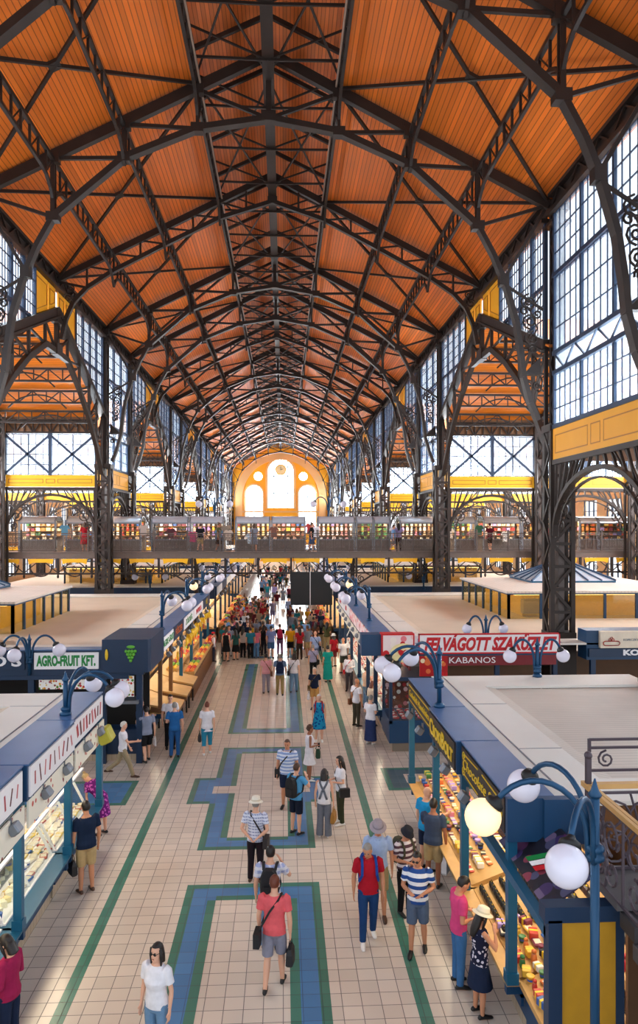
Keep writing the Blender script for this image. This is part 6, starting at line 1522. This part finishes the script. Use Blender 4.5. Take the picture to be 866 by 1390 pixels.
# around the fruit corner
M1 = (.013, .017)
P('bald person in white shirt and khaki trousers striding past the fruit stall', 167, 1055, 1.66, 80, top=('tee', WHT), bottom=('trousers', C('#a39274')), hair=('short', 'white'), shoes=BS, arms=('down', 'fwd'), stride=1.25, vox=M1, skin='fair')
P('person in grey tee and black shorts holding a white fan', 199, 1034, 1.70, 330, top=('tee', C('#8890a6')), bottom=('shorts', BLK), hair=('short', 'dark'), arms=('fwd', 'down'), stride=.5, vox=M1, handbag=WHITE, hand=1, bagsize=(.16, .2), bagdepth=.01, bagname='hand_fan', face=False, bags={'hand_fan': 'white round fan hanging from the hand beside black shorts'})
P('person in steel blue tee half hidden behind the grey tee', 190, 1025, 1.74, 70, top=('tee', C('#5a78a8')), bottom=('trousers', NAV), hair=('short', 'dark'), arms=('fwd', 'bent'), vox=M1)
P('person in all blue work clothes with grey hair', 237, 1028, 1.72, 350, top=('tee', C('#2766a6')), bottom=('trousers', C('#27588f')), hair=('short', 'grey'), arms=('bent', 'down'), vox=M1, face=False)
P('person in white tee and black trousers facing the blue work clothes', 231, 1016, 1.76, 165, top=('tee', WHT), bottom=('trousers', BLK), hair=('short', 'dark'), arms=('bent', 'down'), vox=M1)
P('person in white blouse and turquoise capri trousers carrying a black bag', 281, 1024, 1.66, 352, top=('blouse', WHT), bottom=('capri', C('#2d86a4')), female=True, hair=('bun', 'red'), arms=('down', 'down'), stride=.45, handbag=BLACK, hand=-1, shoes=WS, hem=.8, fat=1.08, vox=M1, face=False, bags={'handbag': 'small black bag in the hand of the woman in white blouse'})
# the walkers in the middle
P('person in pale pink tee and grey trousers with a crossbody bag', 361, 941, 1.70, 355, top=('tee', C('#e2a3ac')), bottom=('trousers', C('#9a93a0')), female=True, hair=('short', 'dark'), stride=.4, sling=mat('bag_tan', '#7a4a2a', .6), vox=M1, face=False, bags={'shoulder_bag': 'tan crossbody bag on the pale pink tee'})
P('person in khaki trousers and grey tee with a navy backpack', 380, 944, 1.76, 0, top=('tee', C('#6f87a8')), bottom=('trousers', C('#a08a5c')), hair=('short', 'grey'), stride=-.4, backpack=C('#1c2a4a'), vox=M1, face=False, bags={'backpack': 'navy backpack over khaki trousers in the middle of the aisle'})
P('person in white top and pale jeans with a black crossbody bag', 399, 940, 1.70, 8, top=('tee', WHT), bottom=('trousers', LDEN), female=True, hair=('bob', 'dark'), stride=.4, sling=BLACK, sling_side=-1, vox=M1, face=False, bags={'shoulder_bag': 'black crossbody bag beside pale jeans'})
P('white haired person in navy top and tan shorts with a plastic bag', 427, 963, 1.66, 190, top=('tee', C('#18223c')), bottom=('shorts', C('#c89858')), hair=('short', 'white'), female=True, arms=('down', 'down'), sling=C('#6a5a3a'), handbag=mat('plastic_white', '#e6e6ea', .3), hand=1, bagname='plastic_bag', vox=M1, bags={'plastic_bag': 'pale plastic bag beside tan shorts', 'shoulder_bag': 'khaki shoulder bag on the navy top'})
P('white haired person in a turquoise flowered dress', 433, 1007, 1.60, 185, top=('dress', cloth('#1f8fb8', 'flowers', '#0f4a8a', .1)), skirt=.5, sleeveless=True, female=True, hair=('short', 'white'), arms=('down', 'down'), shoes=WS, backpack=C('#a01c34'), fat=1.08, vox=M1, bags={'backpack': 'red backpack on the turquoise flowered dress'})
P('person in a long plain teal dress', 445, 926, 1.68, 350, top=('dress', C('#179a92')), skirt=.15, female=True, hair=('bun', 'dark'), stride=.2, vox=M1, face=False)
P('person in light blue shirt with a shoulder bag, seen from behind', 428, 903, 1.76, 0, top=('tee', C('#9ab2e0')), bottom=('trousers', C('#7a86a6')), hair=('bald', 'grey'), sling=NAV, vox=M1, face=False, bags={'shoulder_bag': 'navy shoulder bag on the light blue shirt'})
P('person in lilac grey top pushing on with a black bag', 425, 922, 1.62, 350, top=('tee', C('#a7a6c8')), bottom=('trousers', BLK), female=True, hair=('short', 'grey'), sling=BLACK, vox=M1, face=False, bags={'shoulder_bag': 'black bag on the lilac grey top'})
P('person in red top and white hat with a large red bag', 453, 905, 1.66, 330, top=('tee', C('#a81c2c')), bottom=('shorts', C('#8a3a3a')), female=True, hair=('bob', 'dark'), hat=('brim', WHITE), sling=C('#d0202a'), vox=M1, face=False, bags={'shoulder_bag': 'large red bag beside the white hat'})
P('bald person in white tee and dark shorts past the red bag', 466, 914, 1.74, 340, top=('tee', WHT), bottom=('shorts', C('#4a4c44')), hair=('bald', 'grey'), vox=M1, skin='tan', face=False)
P('person in white shirt and dark trousers with a small red bag', 474, 938, 1.64, 195, top=('long', WHT), bottom=('trousers', C('#4a4448')), female=True, hair=('bob', 'dark'), sling=C('#c01828'), arms=('bent', 'down'), vox=M1, bags={'shoulder_bag': 'small red bag against the white shirt'})
P('person in white short sleeved shirt with a brown shoulder bag queuing at the meat case', 484, 986, 1.72, 55, top=('tee', WHT), bottom=('trousers', C('#4e4a3c')), hair=('bald', 'grey'), sling=mat('bag_tan', '#7a4a2a', .6), sling_side=-1, skin='tan', vox=M1, bags={'shoulder_bag': 'brown shoulder bag of the man queuing at the meat case'})
P('person in white tee and long navy skirt at the meat kiosk', 503, 1010, 1.62, 40, top=('tee', WHT), bottom=('skirt', C('#2b3a66')), skirt=.14, female=True, hair=('short', 'grey'), arms=('bent', 'bent'), shoes=WS, fat=1.12, vox=M1, face=False)
P('person in cream top leaning to the meat case between two customers', 505, 985, 1.62, 60, top=('long', C('#e8d8c0')), bottom=('trousers', C('#a87a5a')), female=True, hair=('bob', 'red'), arms=('bent', 'fwd'), vox=M1, face=False)
P('person with auburn hair in beige top at the meat case', 497, 962, 1.66, 70, top=('tee', C('#d0a88a')), bottom=('trousers', LDEN), female=True, hair=('short', 'brown'), arms=('bent', 'fwd'), vox=M1, face=False)
P('person in white vest at the meat case, farthest of that queue', 505, 950, 1.68, 80, top=('tee', C('#f0e4dc')), bottom=('trousers', C('#56607a')), hair=('short', 'brown'), arms=('fwd', 'fwd'), vox=M1, face=False)
# front row of the crowd
M2 = (.017, .021)
P('person in yellow tee and black shorts seen from behind', 394, 893, 1.78, 0, top=('tee', C('#e2a61c')), bottom=('shorts', BLK), hair=('short', 'dark'), vox=M2, face=False)
P('person in black tee with pink backpack and lilac trousers', 380, 889, 1.72, 0, top=('tee', BLK), bottom=('trousers', C('#8f6a94')), hair=('short', 'dark'), backpack=C('#c0305a'), vox=M2, face=False, bags={'backpack': 'pink backpack on the black tee beside the yellow tee'})
P('person in periwinkle shirt and blue shorts', 368, 894, 1.78, 10, top=('tee', C('#7f92cc')), bottom=('shorts', C('#3a6494')), hair=('short', 'dark'), vox=M2, face=False)
P('person in pink top and light jeans in the crowd front row', 348, 893, 1.64, 10, top=('tee', C('#e07a8e')), bottom=('trousers', C('#5f93c4')), female=True, hair=('bob', 'brown'), handbag=BLACK, hand=1, vox=M2, face=False, bags={'handbag': 'black bag beside light jeans in the crowd'})
P('person in teal tee and black trousers in the crowd front row', 340, 894, 1.68, 350, top=('tee', C('#2a7a92')), bottom=('trousers', BLK), hair=('short', 'dark'), vox=M2, face=False)
P('child person in red cap and white top with a red backpack', 289, 898, 1.55, 60, top=('long', WHT), bottom=('trousers', C('#4a4a5a')), hair=('short', 'dark'), hat=('cap', C('#c8202c')), backpack=C('#d02a34'), vox=M2, bags={'backpack': 'red backpack under the red cap'})
P('person in sleeveless black dress in the crowd front row', 307, 898, 1.70, 20, top=('dress', BLK), skirt=.55, sleeveless=True, female=True, hair=('tail', 'dark'), vox=M2, face=False)
P('person in dark green tee and black skirt next to the black dress', 320, 896, 1.62, 330, top=('tee', C('#25504a')), bottom=('skirt', BLK), female=True, hair=('long', 'dark'), vox=M2, face=False)
P('person in pale grey top and black trousers in the crowd front row', 330, 893, 1.66, 30, top=('long', C('#c9bcb8')), bottom=('trousers', BLK), female=True, hair=('long', 'dark'), vox=M2, face=False)
P('person in black vest and black trousers at the edge of the crowd', 358, 890, 1.70, 30, top=('tank', BLK), bottom=('trousers', C('#2a2a34')), female=True, hair=('long', 'dark'), vox=M2, face=False)
P('person in lavender top and purple shorts walking in the clear lane', 370, 845, 1.76, 355, top=('tee', C('#a9a3c6')), bottom=('shorts', C('#8a7fa8')), hair=('short', 'dark'), stride=.5, vox=M2, handbag=C('#7a4a3a'), hand=-1, face=False, bags={'handbag': 'brown bag carried in the clear lane'})
P('person in pale blue shirt at the edge of the black board', 392, 842, 1.74, 190, top=('long', C('#93a6d6')), bottom=('trousers', C('#59617a')), hair=('short', 'dark'), vox=M2, face=False)
run_jobs()

# ------------------------------------------------------------------ the crowd farther back: a few figures, copied with other clothes
LIB = []
def lib(**k):
    X, Y = 0, 0
    r = add_person('x', 0, 0, 1.76, 0, vox=(.024, .026), face=False, **k); LIB.append(r); return r
lib(top=('tee', WHT), bottom=('trousers', DEN), hair=('short', 'dark'), arms=('down', 'bent'))
lib(top=('tee', WHT), bottom=('shorts', KHA), hair=('short', 'brown'), arms=('down', 'down'), stride=.5)
lib(top=('tee', WHT), bottom=('trousers', DEN), female=True, hair=('long', 'dark'), arms=('bent', 'bent'))
lib(top=('dress', WHT), skirt=.5, female=True, hair=('bob', 'brown'), arms=('down', 'bent'))
lib(top=('tee', WHT), bottom=('skirt', DEN), female=True, hair=('bun', 'brown'), arms=('down', 'down'), stride=.4)
lib(top=('long', WHT), bottom=('trousers', DEN), hair=('bald', 'grey'), hat=('cap', WHT), arms=('bent', 'down'), stride=.45)
run_jobs()
TOPC = [('white', '#e8e6ec'), ('navy', '#1b2742'), ('black', '#17171b'), ('red', '#a81f2c'), ('pink', '#d8788e'), ('teal', '#237a86'), ('lilac', '#9a90c0'), ('grey', '#7d8290'), ('brown', '#5a3a2a'), ('olive', '#4e5030'), ('yellow', '#d8a82a'), ('sky blue', '#7aa6d8'), ('maroon', '#5a1a2a'), ('beige', '#cbb498')]
BOTC = [('blue jeans', '#2f4a72'), ('black', '#17171b'), ('khaki', '#a8926a'), ('grey', '#6f737f'), ('white', '#dedce0'), ('dark brown', '#3a2a22')]
BOTN = ['trousers', 'shorts', 'trousers', None, 'skirt', 'trousers']
HATC = ['dark hair', 'brown hair', 'long dark hair', 'brown bob', 'brown bun', 'cap']
used = set(); spots = []
def crowd(x, y, head, z=0, where='in the crowd'):
    for _ in range(400):
        k = rnd.randrange(6); t = rnd.choice(TOPC); bt = rnd.choice(BOTC)
        key = (k, t[0], bt[0] if BOTN[k] else '', where)
        if key not in used: used.add(key); break
    src = LIB[k]
    if BOTN[k]: lab = 'person with %s in %s top and %s %s %s' % (HATC[k], t[0], bt[0].replace('blue jeans', 'denim').replace('dark brown', 'umber'), BOTN[k], where.replace('walking far down the aisle', 'far down the aisle'))
    else: lab = 'person with %s in %s dress %s' % (HATC[k], t[0], where)
    r = dup(src, (x, y, z), -R(head), lab); r['group'] = 'crowd ' + where; sc = rnd.uniform(.92, 1.03); r.scale = (sc,) * 3
    for ch in r.children:
        n = ch.name.split('.')[0]
        if n in ('shirt', 'top', 'dress', 'blouse', 'hat'): ch.material_slots[0].link = 'OBJECT'; ch.material_slots[0].material = C(t[1])
        elif n in ('trousers', 'shorts', 'skirt'): ch.material_slots[0].link = 'OBJECT'; ch.material_slots[0].material = C(bt[1])
        elif n == 'body': ch.material_slots[0].link = 'OBJECT'; ch.material_slots[0].material = SKIN[rnd.choice(['fair', 'tan', 'tan', 'brown'])]
    return r
taken = [tuple(o.location[:2]) for o in bpy.data.objects if o.type == 'EMPTY' and o.name.startswith('person')]
def free(x, y, d=.45): return all((x - a) ** 2 + (y - c) ** 2 > d * d for a, c in taken)
cnt = 0; tries = 0
while cnt < 66 and tries < 4000:        # the dense group on the left half of the aisle
    tries += 1; y = rnd.uniform(39.3, 58); f = (y - 39.3) / 19
    x = rnd.uniform(-2.9, .1 - 1.3 * f)
    if free(x, y, .5): taken.append((x, y)); crowd(x, y, rnd.choice([0, 20, 330, 180, 90, 250, 300])); cnt += 1
cnt = tries = 0
while cnt < 26 and tries < 3000:        # under the black board
    tries += 1; x = rnd.uniform(.9, 3.0); y = rnd.uniform(38.5, 50)
    if free(x, y, .55): taken.append((x, y)); crowd(x, y, rnd.choice([0, 180, 20, 200, 340]), 0, 'near the black board'); cnt += 1
cnt = tries = 0
while cnt < 34 and tries < 3000:        # loosely along the far aisle
    tries += 1; x = rnd.uniform(-2.9, 3.0); y = rnd.uniform(60, 105)
    if free(x, y, 1.0): taken.append((x, y)); crowd(x, y, rnd.choice([0, 180, 10, 190]), 0, 'walking far down the aisle'); cnt += 1
for px, y in ((115, 43.2), (272, 43.1), (297, 43.2), (345, 43.2), (423, 43.3), (534, 43.2), (541, 43.4), (604, 43.2), (665, 43.2)):
    x, _ = onplane(px, 712, y); crowd(x, y, rnd.choice([0, 10, 350, 90]), 5.62, 'on the bridge')
for r in LIB:
    for ch in list(r.children): bpy.data.objects.remove(ch)
    bpy.data.objects.remove(r)
# ------------------------------------------------------------------ light and camera
def area(name, loc, rot, sx, sy, L, c=(1, 1, 1)):
    l = bpy.data.lights.new(name, 'AREA'); l.shape = 'RECTANGLE'; l.size = sx; l.size_y = sy; l.energy = L * sx * sy * math.pi; l.color = c
    o = bpy.data.objects.new(name, l); col.objects.link(o); o.location = loc; o.rotation_euler = rot; return o
DAY = (.93, .97, 1.0)
LW = 24.0
for n in (1, 4, 7, 10, 13, 16):      # added uplights over the low roofs, out of view, brighten the nave ceiling
    y = (T[n] + T[n + 1]) / 2
    for s in (-1, 1): area('added_uplight', (s * (WX + 1.9), y, 10.15), (R(180), s * R(-28), 0), 3.0, 6.2, LW * (2.2 if n > 8 else 1), DAY)
for s in (-1, 1):
    area('sky_fill_light', (s * (WX + 2.6), 53, 22.3), (0, s * R(52), 0), 3.6, 72, 13, DAY); area('sky_fill_light', (s * (WX + 2.6), 117, 22.3), (0, s * R(52), 0), 3.6, 52, 30, DAY)  # added unseen lamps in place of sky, far pair stronger for the end
for n in (2, 5, 8, 11):
    for s in (-1, 1):
        area('added_uplight', (s * (WX + XO) / 2, T[n + 2] + 1.8, 9.85), (R(180 + 28), 0, 0), 15.5, 2.8, LW, DAY)  # added uplight below the cross windows, out of view, brightens the side ceiling
        area('gable_daylight', (s * (XO + .8), (T[n] + T[n + 2]) / 2, 12.5), (0, R(90) * s, 0), 5, 15, LW * 1.6, DAY)
area('end_daylight', (0, YEND + 1.2, 13.5), (R(-90), 0, 0), 14, 15, 36, (1, .97, .92))
for s in (-1, 1): area('lantern_daylight', (s * 3.4, 80, 23.2), (0, R(62) * s, 0), .7, 130, 8, DAY)
for s, y0, y1, L in ((1, 8.6, 18, 9), (-1, 6.4, 16.7, 10), (-1, 25, 40, 6), (1, 25, 40, 10), (-1, 44.5, 63, 8), (1, 44.5, 63, 8)):
    area('stall_light', (s * 4.35, (y0 + y1) / 2, 2.68), (0, 0, 0), .5, y1 - y0, L, (1, .84, .6))
area('bridge_fill_light', (0, 44.45, 7.4), (R(18), 0, 0), 40, .3, 30, (1, .86, .66))  # long lamp added across the bridge, brightens the goods in its stalls
w = bpy.data.worlds.new('sky'); scene.world = w; w.use_nodes = True; nt = w.node_tree; nt.nodes.clear()
tc = nt.nodes.new('ShaderNodeTexCoord'); sp = nt.nodes.new('ShaderNodeSeparateXYZ'); rp = nt.nodes.new('ShaderNodeValToRGB'); bg = nt.nodes.new('ShaderNodeBackground'); ou = nt.nodes.new('ShaderNodeOutputWorld')
nt.links.new(tc.outputs['Generated'], sp.inputs[0]); nt.links.new(sp.outputs[2], rp.inputs[0]); nt.links.new(rp.outputs[0], bg.inputs[0]); nt.links.new(bg.outputs[0], ou.inputs[0])
rp.color_ramp.elements[0].color = (.95, .96, 1, 1); rp.color_ramp.elements[1].color = (.6, .8, 1, 1); bg.inputs[1].default_value = 1.5
finish_texts()
cam = bpy.data.cameras.new('camera'); co = bpy.data.objects.new('camera', cam); col.objects.link(co)
co.location = (CX, 0, CZ); co.rotation_euler = (R(90), 0, -TH)
cam.sensor_fit = 'VERTICAL'; cam.sensor_height = 24; cam.lens = FPX / 1390 * 24; cam.shift_y = (HY - 695) / 1390; cam.clip_end = 400; cam.clip_start = .1
scene.camera = co
scene.view_settings.view_transform = 'Standard'; scene.view_settings.look = 'None'; scene.view_settings.exposure = 0.0
scene.cycles.max_bounces = 8; scene.cycles.diffuse_bounces = 4; scene.cycles.transparent_max_bounces = 12; scene.cycles.use_denoising = True
scene.cycles.sample_clamp_indirect = 8
